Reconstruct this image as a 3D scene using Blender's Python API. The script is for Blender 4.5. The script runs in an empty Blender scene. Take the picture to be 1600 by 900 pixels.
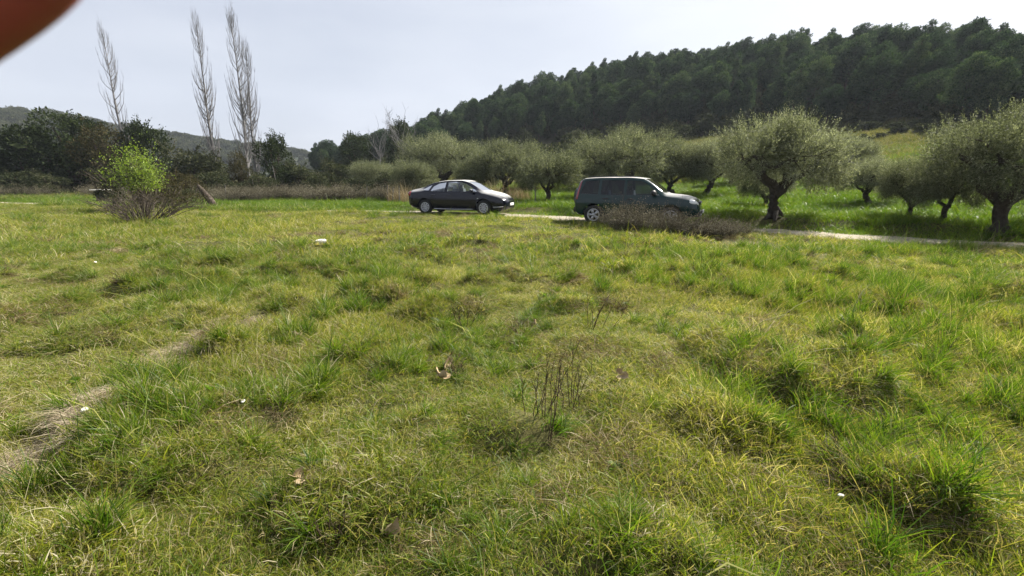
import bpy, math, random
import numpy as np
from mathutils import Vector, Matrix, Euler

R = math.radians
scene = bpy.context.scene
COL = scene.collection

# ------------------------------------------------------------------ camera, sky, sun, exposure
CAM_H, FPX, PITCH = 1.6, 700.0, R(13.3)
cam_data = bpy.data.cameras.new('camera')
cam_data.sensor_width = 36.0
cam_data.lens = 36.0 * FPX / 1600.0
cam_data.clip_start = 0.005
cam_data.clip_end = 3000
cam_data.dof.use_dof = True
cam_data.dof.focus_distance = 9.0
cam_data.dof.aperture_fstop = 13.0
cam = bpy.data.objects.new('camera', cam_data)
COL.objects.link(cam)
cam.location = (0, 0, CAM_H)
cam.rotation_euler = (R(90) - PITCH, 0, 0)
scene.camera = cam

SUN_AZ, SUN_EL = R(56), R(43)          # azimuth measured from +Y towards +X
world = bpy.data.worlds.new('World')
scene.world = world
world.use_nodes = True
wn, wl = world.node_tree.nodes, world.node_tree.links
wn.clear()
w_out = wn.new('ShaderNodeOutputWorld'); w_bg = wn.new('ShaderNodeBackground')
w_sky = wn.new('ShaderNodeTexSky'); w_sky.sky_type = 'NISHITA'; w_sky.sun_disc = False
w_sky.sun_elevation = SUN_EL; w_sky.sun_rotation = SUN_AZ
w_sky.dust_density = 3.0; w_sky.air_density = 1.0
w_tc = wn.new('ShaderNodeTexCoord'); w_map = wn.new('ShaderNodeMapping')
w_map.inputs['Scale'].default_value = (1.2, 1.2, 4.5)
w_no = wn.new('ShaderNodeTexNoise'); w_no.inputs['Scale'].default_value = 1.6
w_no.inputs['Detail'].default_value = 5; w_no.inputs['Roughness'].default_value = .5
w_cr = wn.new('ShaderNodeMapRange')
w_cr.inputs['From Min'].default_value = .3; w_cr.inputs['From Max'].default_value = .7
w_cr.inputs['To Min'].default_value = .70; w_cr.inputs['To Max'].default_value = .92
w_mix = wn.new('ShaderNodeMixRGB')
w_mix.inputs['Color2'].default_value = (5.9, 6.3, 7.35, 1)      # thin veil of high cloud
w_bg.inputs['Strength'].default_value = 0.0445
# the veil is a bright milky white towards the sun and in its thicker streaks
w_dot = wn.new('ShaderNodeVectorMath'); w_dot.operation = 'DOT_PRODUCT'
w_dot.inputs[1].default_value = (math.sin(SUN_AZ)*math.cos(SUN_EL), math.cos(SUN_AZ)*math.cos(SUN_EL), math.sin(SUN_EL))
w_gl = wn.new('ShaderNodeMapRange'); w_gl.interpolation_type = 'SMOOTHSTEP'
w_gl.inputs['From Min'].default_value = .25; w_gl.inputs['From Max'].default_value = 1.0
w_n2 = wn.new('ShaderNodeTexNoise'); w_n2.inputs['Scale'].default_value = 2.3; w_n2.inputs['Detail'].default_value = 6
w_ad = wn.new('ShaderNodeMath'); w_ad.operation = 'MULTIPLY_ADD'; w_ad.inputs[1].default_value = 1.1; w_ad.inputs[2].default_value = -.52
w_sm = wn.new('ShaderNodeMath'); w_sm.operation = 'ADD'; w_sm.use_clamp = True
w_veil = wn.new('ShaderNodeMixRGB'); w_veil.inputs['Color1'].default_value = (6.4, 6.8, 7.8, 1); w_veil.inputs['Color2'].default_value = (8.3, 8.6, 9.2, 1)
wl.new(w_tc.outputs['Generated'], w_dot.inputs[0]); wl.new(w_dot.outputs['Value'], w_gl.inputs['Value'])
wl.new(w_map.outputs[0], w_n2.inputs['Vector']); wl.new(w_n2.outputs['Fac'], w_ad.inputs[0])
wl.new(w_gl.outputs[0], w_sm.inputs[0]); wl.new(w_ad.outputs[0], w_sm.inputs[1]); wl.new(w_sm.outputs[0], w_veil.inputs[0])
wl.new(w_veil.outputs[0], w_mix.inputs['Color2'])
wl.new(w_tc.outputs['Generated'], w_map.inputs['Vector']); wl.new(w_map.outputs[0], w_no.inputs['Vector'])
wl.new(w_no.outputs['Fac'], w_cr.inputs['Value'])
# the veil is looked through edge-on near the horizon and is thinner overhead
w_sep = wn.new('ShaderNodeSeparateXYZ'); w_th = wn.new('ShaderNodeMapRange'); w_mu = wn.new('ShaderNodeMath'); w_mu.operation = 'MULTIPLY'
for k_, v_ in enumerate((.45, 1.0, 1.0, .45)): w_th.inputs[k_+1].default_value = v_
wl.new(w_tc.outputs['Generated'], w_sep.inputs[0]); wl.new(w_sep.outputs[2], w_th.inputs[0])
wl.new(w_cr.outputs[0], w_mu.inputs[0]); wl.new(w_th.outputs[0], w_mu.inputs[1]); wl.new(w_mu.outputs[0], w_mix.inputs['Fac'])
wl.new(w_sky.outputs[0], w_mix.inputs['Color1']); wl.new(w_mix.outputs[0], w_bg.inputs['Color'])
wl.new(w_bg.outputs[0], w_out.inputs['Surface'])

sun_data = bpy.data.lights.new('sun', 'SUN')
sun_data.energy = 5.0; sun_data.angle = R(0.7); sun_data.color = (1.0, .95, .86)
sun = bpy.data.objects.new('sun', sun_data); COL.objects.link(sun)
sd_ = Vector((math.sin(SUN_AZ) * math.cos(SUN_EL), math.cos(SUN_AZ) * math.cos(SUN_EL), math.sin(SUN_EL)))
sun.rotation_euler = sd_.to_track_quat('Z', 'Y').to_euler()
sun.location = sd_ * 60

vs_ = scene.view_settings
vs_.view_transform = 'Standard'; vs_.look = 'None'; vs_.gamma = 1.0; vs_.exposure = 1.38
vs_.use_curve_mapping = False
scene.cycles.max_bounces = 6
scene.cycles.diffuse_bounces = 3
scene.cycles.transparent_max_bounces = 12
scene.cycles.transmission_bounces = 6
scene.cycles.caustics_reflective = False; scene.cycles.caustics_refractive = False

# ------------------------------------------------------------------ helpers
def props(o, label=None, cat=None, group=None, kind=None):
    if label: o['label'] = label
    if cat: o['category'] = cat
    if group: o['group'] = group
    if kind: o['kind'] = kind
    return o

def mesh_np(name, V, F, mat=None, rnd=None, smooth=False, mats=None, midx=None):
    """V (n,3); F: list of int arrays, each (m,k) - faces of k corners."""
    if not isinstance(F, (list, tuple)): F = [F]
    F = [np.asarray(f, dtype=np.int32) for f in F if len(f)]
    me = bpy.data.meshes.new(name)
    V = np.asarray(V, dtype=np.float32)
    me.vertices.add(len(V)); me.vertices.foreach_set('co', V.ravel())
    nl = sum(f.size for f in F); nf = sum(len(f) for f in F)
    me.loops.add(nl); me.polygons.add(nf)
    me.loops.foreach_set('vertex_index', np.concatenate([f.ravel() for f in F]))
    tot = np.concatenate([np.full(len(f), f.shape[1], np.int32) for f in F])
    st = np.concatenate([[0], np.cumsum(tot)[:-1]]).astype(np.int32)
    me.polygons.foreach_set('loop_start', st)
    if smooth: me.polygons.foreach_set('use_smooth', np.ones(nf, bool))
    if rnd is not None:
        a = me.attributes.new('rnd', 'FLOAT', 'POINT'); a.data.foreach_set('value', np.asarray(rnd, np.float32))
    for m in (mats or ([mat] if mat else [])): me.materials.append(m)
    if midx is not None: me.polygons.foreach_set('material_index', np.asarray(midx, np.int32))
    me.update(calc_edges=True)
    return me

def add(name, me, parent=None, loc=None, rot=None, scl=None):
    o = bpy.data.objects.new(name, me); COL.objects.link(o)
    if parent is not None: o.parent = parent
    if loc is not None: o.location = loc
    if rot is not None: o.rotation_euler = rot
    if scl is not None: o.scale = scl if hasattr(scl, '__len__') else (scl, scl, scl)
    return o

class MB:
    """collects verts and faces of any size for one mesh"""
    def __init__(s): s.v, s.f, s.n = [], {}, 0
    def put(s, V, F):
        V = np.asarray(V, float).reshape(-1, 3)
        if isinstance(F, list) and len(F) and np.ndim(F[0]) == 1: F = np.array(F)
        for f in (F if isinstance(F, list) else [F]):
            f = np.asarray(f, np.int32)
            if len(f): s.f.setdefault(f.shape[1], []).append(f + s.n)
        s.v.append(V); s.n += len(V)
    def mesh(s, name, mat, smooth=False, rnd=None):
        return mesh_np(name, np.concatenate(s.v), [np.concatenate(x) for x in s.f.values()], mat, rnd, smooth)
    def box(s, c, d, rot=None):
        q = np.array([[x, y, z] for x in (-.5, .5) for y in (-.5, .5) for z in (-.5, .5)]) * np.array(d)
        if rot is not None: q = q @ np.array(Euler(rot).to_matrix()).T
        s.put(q + np.array(c), [[0,1,3,2],[4,6,7,5],[0,4,5,1],[2,3,7,6],[0,2,6,4],[1,5,7,3]])
    def tube(s, P, rad, n=6, cap=True):
        V, F = tube(P, rad, n); s.put(V, F)
        if cap and n >= 3:
            k = len(P); s.put(V[:n], [list(range(n))[::-1]]); s.put(V[(k-1)*n:], [list(range(n))])
    def lathe(s, prof, n=24, axis='y', c=(0,0,0)):
        """prof: (r, h) pairs turned about axis"""
        prof = np.array(prof); a = np.linspace(0, 2*np.pi, n, endpoint=False); k = len(prof)
        r, h = prof[:, 0][:, None], prof[:, 1][:, None]
        X, Z, Y = r*np.cos(a), r*np.sin(a), np.repeat(h, n, 1)
        V = np.stack([X, Y, Z], -1) if axis == 'y' else np.stack([X, Z, Y], -1)
        i, j = np.meshgrid(np.arange(k-1), np.arange(n), indexing='ij'); j2 = (j+1) % n
        F = np.stack([i*n+j, i*n+j2, (i+1)*n+j2, (i+1)*n+j], -1).reshape(-1, 4)
        s.put(V.reshape(-1, 3) + np.array(c), F)

def tube(P, rad, n=6):
    P = np.asarray(P, float); k = len(P); rad = np.broadcast_to(np.asarray(rad, float), (k,))
    T = np.gradient(P, axis=0); T /= np.linalg.norm(T, axis=1, keepdims=True) + 1e-9
    up = np.array([0, 0, 1.0]) if abs(T[0][2]) < .9 else np.array([1.0, 0, 0])
    A = np.cross(T, up); A /= np.linalg.norm(A, axis=1, keepdims=True) + 1e-9
    B = np.cross(T, A)
    a = np.linspace(0, 2*np.pi, n, endpoint=False)
    V = P[:, None] + rad[:, None, None] * (np.cos(a)[None, :, None]*A[:, None] + np.sin(a)[None, :, None]*B[:, None])
    i, j = np.meshgrid(np.arange(k-1), np.arange(n), indexing='ij'); j2 = (j+1) % n
    return V.reshape(-1, 3), np.stack([i*n+j, i*n+j2, (i+1)*n+j2, (i+1)*n+j], -1).reshape(-1, 4)

def unit(v): return v / (np.linalg.norm(v, axis=-1, keepdims=True) + 1e-9)

def leaves(P, D, N, L, W, curl=0.0):
    """diamond leaves: P base, D along, N width-helper"""
    S = unit(np.cross(D, N)); U = np.cross(S, D)
    L, W = np.broadcast_to(L, (len(P),))[:, None], np.broadcast_to(W, (len(P),))[:, None]
    m = P + D*L*.5 + U*L*curl
    V = np.stack([P, m + S*W*.5, P + D*L, m - S*W*.5], 1).reshape(-1, 3)
    return V, np.arange(len(P)*4).reshape(-1, 4)

def vnoise(x, y, seed=0):
    x, y = np.asarray(x, float), np.asarray(y, float)
    xi, yi = np.floor(x), np.floor(y); fx, fy = x-xi, y-yi
    fx, fy = fx*fx*(3-2*fx), fy*fy*(3-2*fy)
    def h(a, b):
        q = np.sin(a*127.1 + b*311.7 + seed*74.7)*43758.5453
        return q - np.floor(q)
    return (h(xi,yi)*(1-fx)+h(xi+1,yi)*fx)*(1-fy) + (h(xi,yi+1)*(1-fx)+h(xi+1,yi+1)*fx)*fy - .5

def sstep(a, b, x):
    t = np.clip((np.asarray(x, float)-a)/(b-a), 0, 1); return t*t*(3-2*t)

# ------------------------------------------------------------------ materials
def mat_new(name):
    m = bpy.data.materials.new(name); m.use_nodes = True
    n = m.node_tree.nodes; n.clear()
    return m, n, m.node_tree.links

def ramp(n, stops):
    r = n.new('ShaderNodeValToRGB'); e = r.color_ramp.elements
    while len(e) < len(stops): e.new(.5)
    for k, (p, c) in enumerate(stops): e[k].position = p; e[k].color = (*c, 1)
    return r

def noise(n, l, scale, detail=3, vec=None, rough=.55):
    t = n.new('ShaderNodeTexNoise'); t.inputs['Scale'].default_value = scale
    t.inputs['Detail'].default_value = detail; t.inputs['Roughness'].default_value = rough
    if vec is not None: l.new(vec, t.inputs['Vector'])
    return t.outputs['Fac']

def math_n(n, l, op, a, b):
    m = n.new('ShaderNodeMath'); m.operation = op
    for k, v in enumerate((a, b)):
        if hasattr(v, 'default_value') or hasattr(v, 'is_linked'): l.new(v, m.inputs[k])
        else: m.inputs[k].default_value = v
    return m.outputs[0]

def foliage(name, stops, trans=.35, rough=.5, spec=.3, patch=None, patch_amt=.35, obj_var=.25, tint=(1.15,1.25,.6)):
    """stops: ramp over the per-leaf value; patch: world noise scales that shift that value"""
    m, n, l = mat_new(name)
    at = n.new('ShaderNodeAttribute'); at.attribute_name = 'rnd'
    v = at.outputs['Fac']
    if patch:
        g = n.new('ShaderNodeNewGeometry').outputs['Position']
        for s_ in patch:
            q = math_n(n, l, 'SUBTRACT', noise(n, l, s_, 2, g), .5)
            v = math_n(n, l, 'ADD', v, math_n(n, l, 'MULTIPLY', q, patch_amt*2))
    if obj_var:
        oi = n.new('ShaderNodeObjectInfo')
        v = math_n(n, l, 'ADD', v, math_n(n, l, 'MULTIPLY', math_n(n, l, 'SUBTRACT', oi.outputs['Random'], .5), obj_var))
    r = ramp(n, stops); l.new(v, r.inputs[0])
    p = n.new('ShaderNodeBsdfPrincipled'); p.inputs['Roughness'].default_value = rough
    p.inputs['Specular IOR Level'].default_value = spec
    l.new(r.outputs[0], p.inputs['Base Color'])
    t = n.new('ShaderNodeBsdfTranslucent')
    mx = n.new('ShaderNodeMixRGB'); mx.blend_type = 'MULTIPLY'; mx.inputs[0].default_value = 1
    mx.inputs[2].default_value = (*tint, 1); l.new(r.outputs[0], mx.inputs[1]); l.new(mx.outputs[0], t.inputs[0])
    ms = n.new('ShaderNodeMixShader'); ms.inputs[0].default_value = trans
    l.new(p.outputs[0], ms.inputs[1]); l.new(t.outputs[0], ms.inputs[2])
    o = n.new('ShaderNodeOutputMaterial'); l.new(ms.outputs[0], o.inputs[0])
    return m

def rough_mat(name, c1, c2, scale=8, rough=.9, bump=.4, c3=None, coord='Object', dist=.02):
    m, n, l = mat_new(name)
    tc = n.new('ShaderNodeTexCoord').outputs[coord]
    f = noise(n, l, scale, 6, tc, .65)
    st = [(.3, c1), (.7, c2)] if c3 is None else [(.25, c1), (.5, c2), (.75, c3)]
    r = ramp(n, st); l.new(f, r.inputs[0])
    p = n.new('ShaderNodeBsdfPrincipled'); p.inputs['Roughness'].default_value = rough
    p.inputs['Specular IOR Level'].default_value = .2
    l.new(r.outputs[0], p.inputs['Base Color'])
    b = n.new('ShaderNodeBump'); b.inputs['Strength'].default_value = bump; b.inputs['Distance'].default_value = dist
    l.new(noise(n, l, scale*3, 4, tc, .7), b.inputs['Height']); l.new(b.outputs[0], p.inputs['Normal'])
    o = n.new('ShaderNodeOutputMaterial'); l.new(p.outputs[0], o.inputs[0])
    return m

def plain(name, c, rough=.5, metal=0, coat=0, spec=.5, var=0.0, glare=0.0):
    m, n, l = mat_new(name)
    p = n.new('ShaderNodeBsdfPrincipled')
    p.inputs['Base Color'].default_value = (*c, 1); p.inputs['Roughness'].default_value = rough
    p.inputs['Metallic'].default_value = metal; p.inputs['Coat Weight'].default_value = coat
    p.inputs['Coat Roughness'].default_value = .12
    p.inputs['Specular IOR Level'].default_value = spec
    if var:                                                   # road dust and film, an object-space pattern
        tc = n.new('ShaderNodeTexCoord').outputs['Object']
        r = ramp(n, [(.35, c), (.75, tuple(x*(1-var)+.16*var*q for x, q in zip(c, (1.1, 1, .85))))])
        l.new(noise(n, l, 3.5, 6, tc, .65), r.inputs[0]); l.new(r.outputs[0], p.inputs['Base Color'])
        mr = n.new('ShaderNodeMapRange'); mr.inputs['To Min'].default_value = rough; mr.inputs['To Max'].default_value = min(1, rough+.3*var+.08)
        l.new(noise(n, l, 6, 5, tc, .6), mr.inputs[0]); l.new(mr.outputs[0], p.inputs['Roughness'])
    o = n.new('ShaderNodeOutputMaterial'); l.new(p.outputs[0], o.inputs[0])
    if glare:                                                  # sky glare painted as a pale dusty film on the upward faces
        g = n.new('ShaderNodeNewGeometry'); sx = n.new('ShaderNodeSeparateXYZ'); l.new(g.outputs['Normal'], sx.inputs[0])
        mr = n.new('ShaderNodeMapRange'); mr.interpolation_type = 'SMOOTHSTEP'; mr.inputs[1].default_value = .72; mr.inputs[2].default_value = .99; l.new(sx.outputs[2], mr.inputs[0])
        f = math_n(n, l, 'MULTIPLY', mr.outputs[0], math_n(n, l, 'MULTIPLY', noise(n, l, 2.2, 5, n.new('ShaderNodeTexCoord').outputs['Object'], .6), glare*2))
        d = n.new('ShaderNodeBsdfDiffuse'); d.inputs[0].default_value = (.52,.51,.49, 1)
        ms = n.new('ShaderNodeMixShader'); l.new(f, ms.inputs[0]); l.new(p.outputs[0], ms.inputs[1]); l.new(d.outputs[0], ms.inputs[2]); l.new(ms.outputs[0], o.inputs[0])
    return m

def glass_mat(name, tint, rough=.02):
    m, n, l = mat_new(name)
    t = n.new('ShaderNodeBsdfTransparent'); t.inputs[0].default_value = (*tint, 1)
    g = n.new('ShaderNodeBsdfGlossy'); g.inputs['Roughness'].default_value = rough
    fr = n.new('ShaderNodeFresnel'); fr.inputs[0].default_value = 1.5
    ms = n.new('ShaderNodeMixShader'); l.new(fr.outputs[0], ms.inputs[0])
    l.new(t.outputs[0], ms.inputs[1]); l.new(g.outputs[0], ms.inputs[2])
    o = n.new('ShaderNodeOutputMaterial'); l.new(ms.outputs[0], o.inputs[0])
    return m

# ------------------------------------------------------------------ lie of the land
cp_, sp_ = math.cos(PITCH), math.sin(PITCH)
def sight(u, v):
    """direction of the line of sight through a point of the 1600 x 900 photograph"""
    x, y = (u-800)/FPX, (450-v)/FPX
    return np.array([x, cp_ + sp_*y, -sp_ + cp_*y])
def tan_el(u, v):
    d = sight(u, v); return d[2]/math.hypot(d[0], d[1])
def azim(u): return math.atan(((u-800)/FPX)/1.049)

ROAD = np.array([(-120, 58), (-70, 43.5), (-38, 34.6), (-20, 28.4), (-8, 23.9), (-1.8, 21.2), (2.4, 18.9), (5.5, 16.9), (8.8, 14.5), (12.5, 11.35), (18, 6.6), (26, -.5), (40, -13)], float)
def smooth_path(P, k=12):
    out = []
    for i in range(len(P)-1):
        p0, p1, p2, p3 = P[max(i-1,0)], P[i], P[i+1], P[min(i+2,len(P)-1)]
        for t in np.linspace(0, 1, k, endpoint=False):
            out.append(.5*((2*p1)+(-p0+p2)*t+(2*p0-5*p1+4*p2-p3)*t*t+(-p0+3*p1-3*p2+p3)*t**3))
    out.append(P[-1]); return np.array(out)
ROADP = smooth_path(ROAD, 8)
ROAD_W = .95
def road_sd(x, y):
    """signed distance to the track, positive on its far side"""
    x, y = np.asarray(x, float), np.asarray(y, float)
    best = np.full(x.shape, 1e9); sgn = np.ones(x.shape)
    for a, b in zip(ROADP[:-1], ROADP[1:]):
        dx, dy = b-a; L2 = dx*dx+dy*dy
        t = np.clip(((x-a[0])*dx+(y-a[1])*dy)/L2, 0, 1)
        d = np.hypot(x-a[0]-t*dx, y-a[1]-t*dy)
        k = d < best; best = np.where(k, d, best)
        sgn = np.where(k, np.sign(dx*(y-a[1])-dy*(x-a[0])), sgn)
    return best*sgn

UT = [-300, 330, 480, 620, 810, 1000, 1200, 1400, 1600, 1900, 2400]
AZT = np.array([azim(u) for u in UT])
RB = np.array([160, 150, 130, 112, 106, 98, 85, 76, 70, 66, 64], float)
RR = RB + np.array([60, 60, 50, 50, 55, 60, 60, 60, 60, 60, 60])
R0 = np.array([48, 42, 38, 32, 28, 26, 23, 20, 17, 15, 14], float)
VB = [285, 285, 270, 258, 228, 212, 206, 203, 205, 208, 210]
VS = [285, 280, 243, 205, 137, 98, 78, 72, 78, 88, 98]
ZB = np.maximum(0, [1.6 + r*tan_el(u, v) for u, v, r in zip(UT, VB, RB)])
ZR = np.maximum(ZB, [1.6 + r*tan_el(u, v) - 7.0 for u, v, r in zip(UT, VS, RR)])
def az_r(x, y): return np.arctan2(x, np.maximum(y, 1e-3)), np.hypot(x, y)
def rise(x, y):
    a, r = az_r(x, y)
    f = lambda T: np.interp(a, AZT, T)
    r0, rb, rr, zb, zr = f(R0), f(RB), f(RR), f(ZB), f(ZR)
    s = np.clip((r-r0)/(rb-r0), 0, 1); t = np.clip((r-rb)/(rr-rb), 0, 1)
    z = zb*s**1.5 + (zr-zb)*np.sin(t*np.pi/2)**1.0
    z = z - (zr*.35)*sstep(rr+10, rr+160, r)
    return z*sstep(-2, 10, y)
def hummock(x, y): return vnoise(x*1.45, y*1.45, 51) + .45*vnoise(x*3.1, y*3.1, 52)
def height(x, y, micro=True):
    x, y = np.asarray(x, float), np.asarray(y, float)
    sd = road_sd(x, y)
    off = sstep(ROAD_W, ROAD_W+1.6, np.abs(sd))
    z = rise(x, y)
    z = z + np.where(sd > 0, sstep(ROAD_W, ROAD_W+1.1, sd)*(.12+.26*sstep(-14, 4, x)), 0)
    z = z + np.where(sd < 0, .05*sstep(ROAD_W, ROAD_W+.8, -sd), 0)
    z = z + off*.16*vnoise(x*.13, y*.13, 3)
    z = z + .15*np.exp(-(((x+2)/9)**2+((y-21)/6)**2))
    if micro:
        z = z + np.where(sd < 0, off, 0)*.15*sstep(.10, .36, hummock(x, y)-.5*np.exp(-((x-.55)**2+(y-3.9)**2)/.8))*(1-.75*sstep(8, 17, np.hypot(x, y)))
        n2 = vnoise(x*1.1, y*1.1, 11)
        z = z + off*(.12*n2 + .08*vnoise(x*2.6, y*2.6, 7)*np.clip(.6+n2*2, .2, 1.5)) * np.where(sd < 0, 1, .5)
    return z
def ground_at(u, v, far=300):
    """where the line of sight meets the ground"""
    d = sight(u, v); t = np.geomspace(1.0, far, 1400)
    P = np.array([0, 0, CAM_H]) + t[:, None]*d
    below = P[:, 2] < height(P[:, 0], P[:, 1], False)
    k = int(np.argmax(below)) if below.any() else len(t)-1
    return P[k][0], P[k][1], float(height(P[k][0], P[k][1]))
def at_depth(u, t):
    """ground point on the line of sight of column u at forward distance t"""
    x, y = (u-800)/FPX*t, t*1.02
    return x, y, float(height(x, y))

M = {}
def ground_mat():
    m, n, l = mat_new('turf_soil')
    g = n.new('ShaderNodeNewGeometry').outputs['Position']
    r = ramp(n, [(.25, (.022,.022,.010)), (.42, (.05,.052,.018)), (.55, (.095,.088,.032)), (.72, (.16,.135,.065))])
    f = math_n(n, l, 'ADD', math_n(n, l, 'MULTIPLY', noise(n, l, .25, 3, g), .45), math_n(n, l, 'MULTIPLY', noise(n, l, 6, 6, g, .7), .55))
    l.new(f, r.inputs[0])
    p = n.new('ShaderNodeBsdfPrincipled'); p.inputs['Roughness'].default_value = .95; p.inputs['Specular IOR Level'].default_value = .1
    l.new(r.outputs[0], p.inputs['Base Color'])
    b = n.new('ShaderNodeBump'); b.inputs['Strength'].default_value = .6; b.inputs['Distance'].default_value = .04
    l.new(noise(n, l, 14, 5, g, .7), b.inputs['Height']); l.new(b.outputs[0], p.inputs['Normal'])
    o = n.new('ShaderNodeOutputMaterial'); l.new(p.outputs[0], o.inputs[0])
    return m
M['ground'] = ground_mat()
M['hill'] = rough_mat('hill_soil', (.018,.020,.012), (.04,.038,.02), .35, .95, .5, (.06,.052,.03), 'Object', .2)
M['track'] = rough_mat('pale_track', (.20,.175,.125), (.30,.265,.20), 1.6, .95, .3, (.38,.34,.27), 'Object', .02)

def build_ground():
    s = np.linspace(-1, 1, 421)
    gx = 2.0*np.sinh(6.2*s); gy = 4.0 + 2.0*np.sinh(6.2*s)
    X, Y = np.meshgrid(gx, gy, indexing='ij')
    Z = height(X, Y)
    V = np.stack([X, Y, Z], -1).reshape(-1, 3); n = len(s)
    i, j = np.meshgrid(np.arange(n-1), np.arange(n-1), indexing='ij')
    F = np.stack([i*n+j, (i+1)*n+j, (i+1)*n+j+1, i*n+j+1], -1).reshape(-1, 4)
    c = V[F].mean(1); a, r = az_r(c[:, 0], c[:, 1])
    hill = (c[:, 1] > 20) & (r > np.interp(a, AZT, RB)-2) & (a > azim(420))
    def sub(name, FF, mat):
        idx, inv = np.unique(FF, return_inverse=True)
        o = add(name, mesh_np(name, V[idx], inv.reshape(-1, 4), mat, smooth=True))
        return o
    props(sub('ground', F[~hill], M['ground']), kind='structure')
    props(sub('hill', F[hill], M['hill']), kind='structure')
build_ground()

def build_track():
    P = smooth_path(ROAD, 26); T = np.gradient(P, axis=0); T = unit(T); N = np.stack([-T[:, 1], T[:, 0]], 1)
    w = np.array([-.98, -.72, -.42, -.15, .15, .42, .72, .98]); k = len(w)
    jit = vnoise(np.arange(len(P))*.7, 0, 5)*.25
    W = w[None, :]*(1+.0*jit[:, None]); W[:, 0] += jit; W[:, -1] += np.roll(jit, 7)
    Q = P[:, None] + N[:, None]*W[..., None]
    prof = np.array([-.01, .012, 0.0, .03, .03, 0.0, .012, -.01])
    Z = height(Q[..., 0], Q[..., 1], False) + .02 + prof
    V = np.concatenate([Q, Z[..., None]], -1).reshape(-1, 3)
    i, j = np.meshgrid(np.arange(len(P)-1), np.arange(k-1), indexing='ij')
    F = np.stack([i*k+j, (i+1)*k+j, (i+1)*k+j+1, i*k+j+1], -1).reshape(-1, 4)[:, ::-1]
    props(add('dirt_track', mesh_np('dirt_track', V, F, M['track'], smooth=True)), kind='structure')
build_track()

# ------------------------------------------------------------------ distant hills beyond the trees
def build_far_hills():
    us = np.linspace(-700, 640, 150)
    sil = np.interp(us, [-700, -200, 0, 80, 190, 330, 480, 560, 640], [150, 172, 184, 188, 207, 228, 243, 262, 284])
    rng = np.random.default_rng(3); V = []; rows = 16
    for u, v in zip(us, sil):
        d = sight(u, v); d = d/math.hypot(d[0], d[1])
        for k in range(rows):
            t = k/(rows-1); r = 330 + 190*t
            zt = 1.6 + 520*d[2]
            z = -2 + (zt+2)*math.sin(t*math.pi/2)
            V.append((d[0]*r, d[1]*r, z + 5*vnoise(u*.09, t*14, 2)*t*(.3+.7*(t < .97))))
    V = np.array(V); n = rows
    i, j = np.meshgrid(np.arange(len(us)-1), np.arange(n-1), indexing='ij')
    F = np.stack([i*n+j, (i+1)*n+j, (i+1)*n+j+1, i*n+j+1], -1).reshape(-1, 4)
    m = rough_mat('far_scrub', (.012,.02,.012), (.035,.045,.028), .05, .95, .8, (.12,.10,.07), 'Object', 3)
    props(add('hills', mesh_np('hills', V, F, m, smooth=True)), kind='structure')
    return V, F
FAR_V, FAR_F = build_far_hills()

# ------------------------------------------------------------------ scatter: many small plants nobody could count
def source(name, me):
    return bpy.data.objects.new(name, me)          # not linked: only read by the scatter below
def scatter(name, pts, rotz, scl, idx, srcs, label, cat, tilt=None, parent=None):
    pts = np.asarray(pts, np.float32); n = len(pts)
    me = bpy.data.meshes.new(name); me.vertices.add(n); me.vertices.foreach_set('co', pts.ravel())
    rot = np.zeros((n, 3), np.float32); rot[:, 2] = rotz
    if tilt is not None: rot[:, :2] = tilt
    a = me.attributes.new('rot', 'FLOAT_VECTOR', 'POINT'); a.data.foreach_set('vector', rot.ravel())
    scl = np.asarray(scl, np.float32); scl = np.repeat(scl[:, None], 3, 1) if scl.ndim == 1 else scl
    a = me.attributes.new('scl', 'FLOAT_VECTOR', 'POINT'); a.data.foreach_set('vector', np.ascontiguousarray(scl).ravel())
    a = me.attributes.new('idx', 'INT', 'POINT'); a.data.foreach_set('value', np.asarray(idx, np.int32))
    me.update()
    o = add(name, me, parent)
    props(o, label, cat, kind='stuff')
    ng = bpy.data.node_groups.new(name, 'GeometryNodeTree')
    ng.interface.new_socket('Geometry', in_out='INPUT', socket_type='NodeSocketGeometry')
    ng.interface.new_socket('Geometry', in_out='OUTPUT', socket_type='NodeSocketGeometry')
    N, L = ng.nodes, ng.links
    gi, go = N.new('NodeGroupInput'), N.new('NodeGroupOutput')
    iop = N.new('GeometryNodeInstanceOnPoints'); g2i = N.new('GeometryNodeGeometryToInstance')
    for s in srcs:
        oi = N.new('GeometryNodeObjectInfo'); oi.inputs['Object'].default_value = s
        L.new(oi.outputs['Geometry'], g2i.inputs[0])
    def named(nm, ty):
        q = N.new('GeometryNodeInputNamedAttribute'); q.data_type = ty; q.inputs['Name'].default_value = nm
        return q.outputs['Attribute']
    iop.inputs['Pick Instance'].default_value = True
    L.new(gi.outputs[0], iop.inputs['Points']); L.new(g2i.outputs[0], iop.inputs['Instance'])
    L.new(named('idx', 'INT'), iop.inputs['Instance Index'])
    L.new(named('rot', 'FLOAT_VECTOR'), iop.inputs['Rotation'])
    L.new(named('scl', 'FLOAT_VECTOR'), iop.inputs['Scale'])
    L.new(iop.outputs[0], go.inputs[0])
    md = o.modifiers.new('scatter', 'NODES'); md.node_group = ng
    return o

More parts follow.
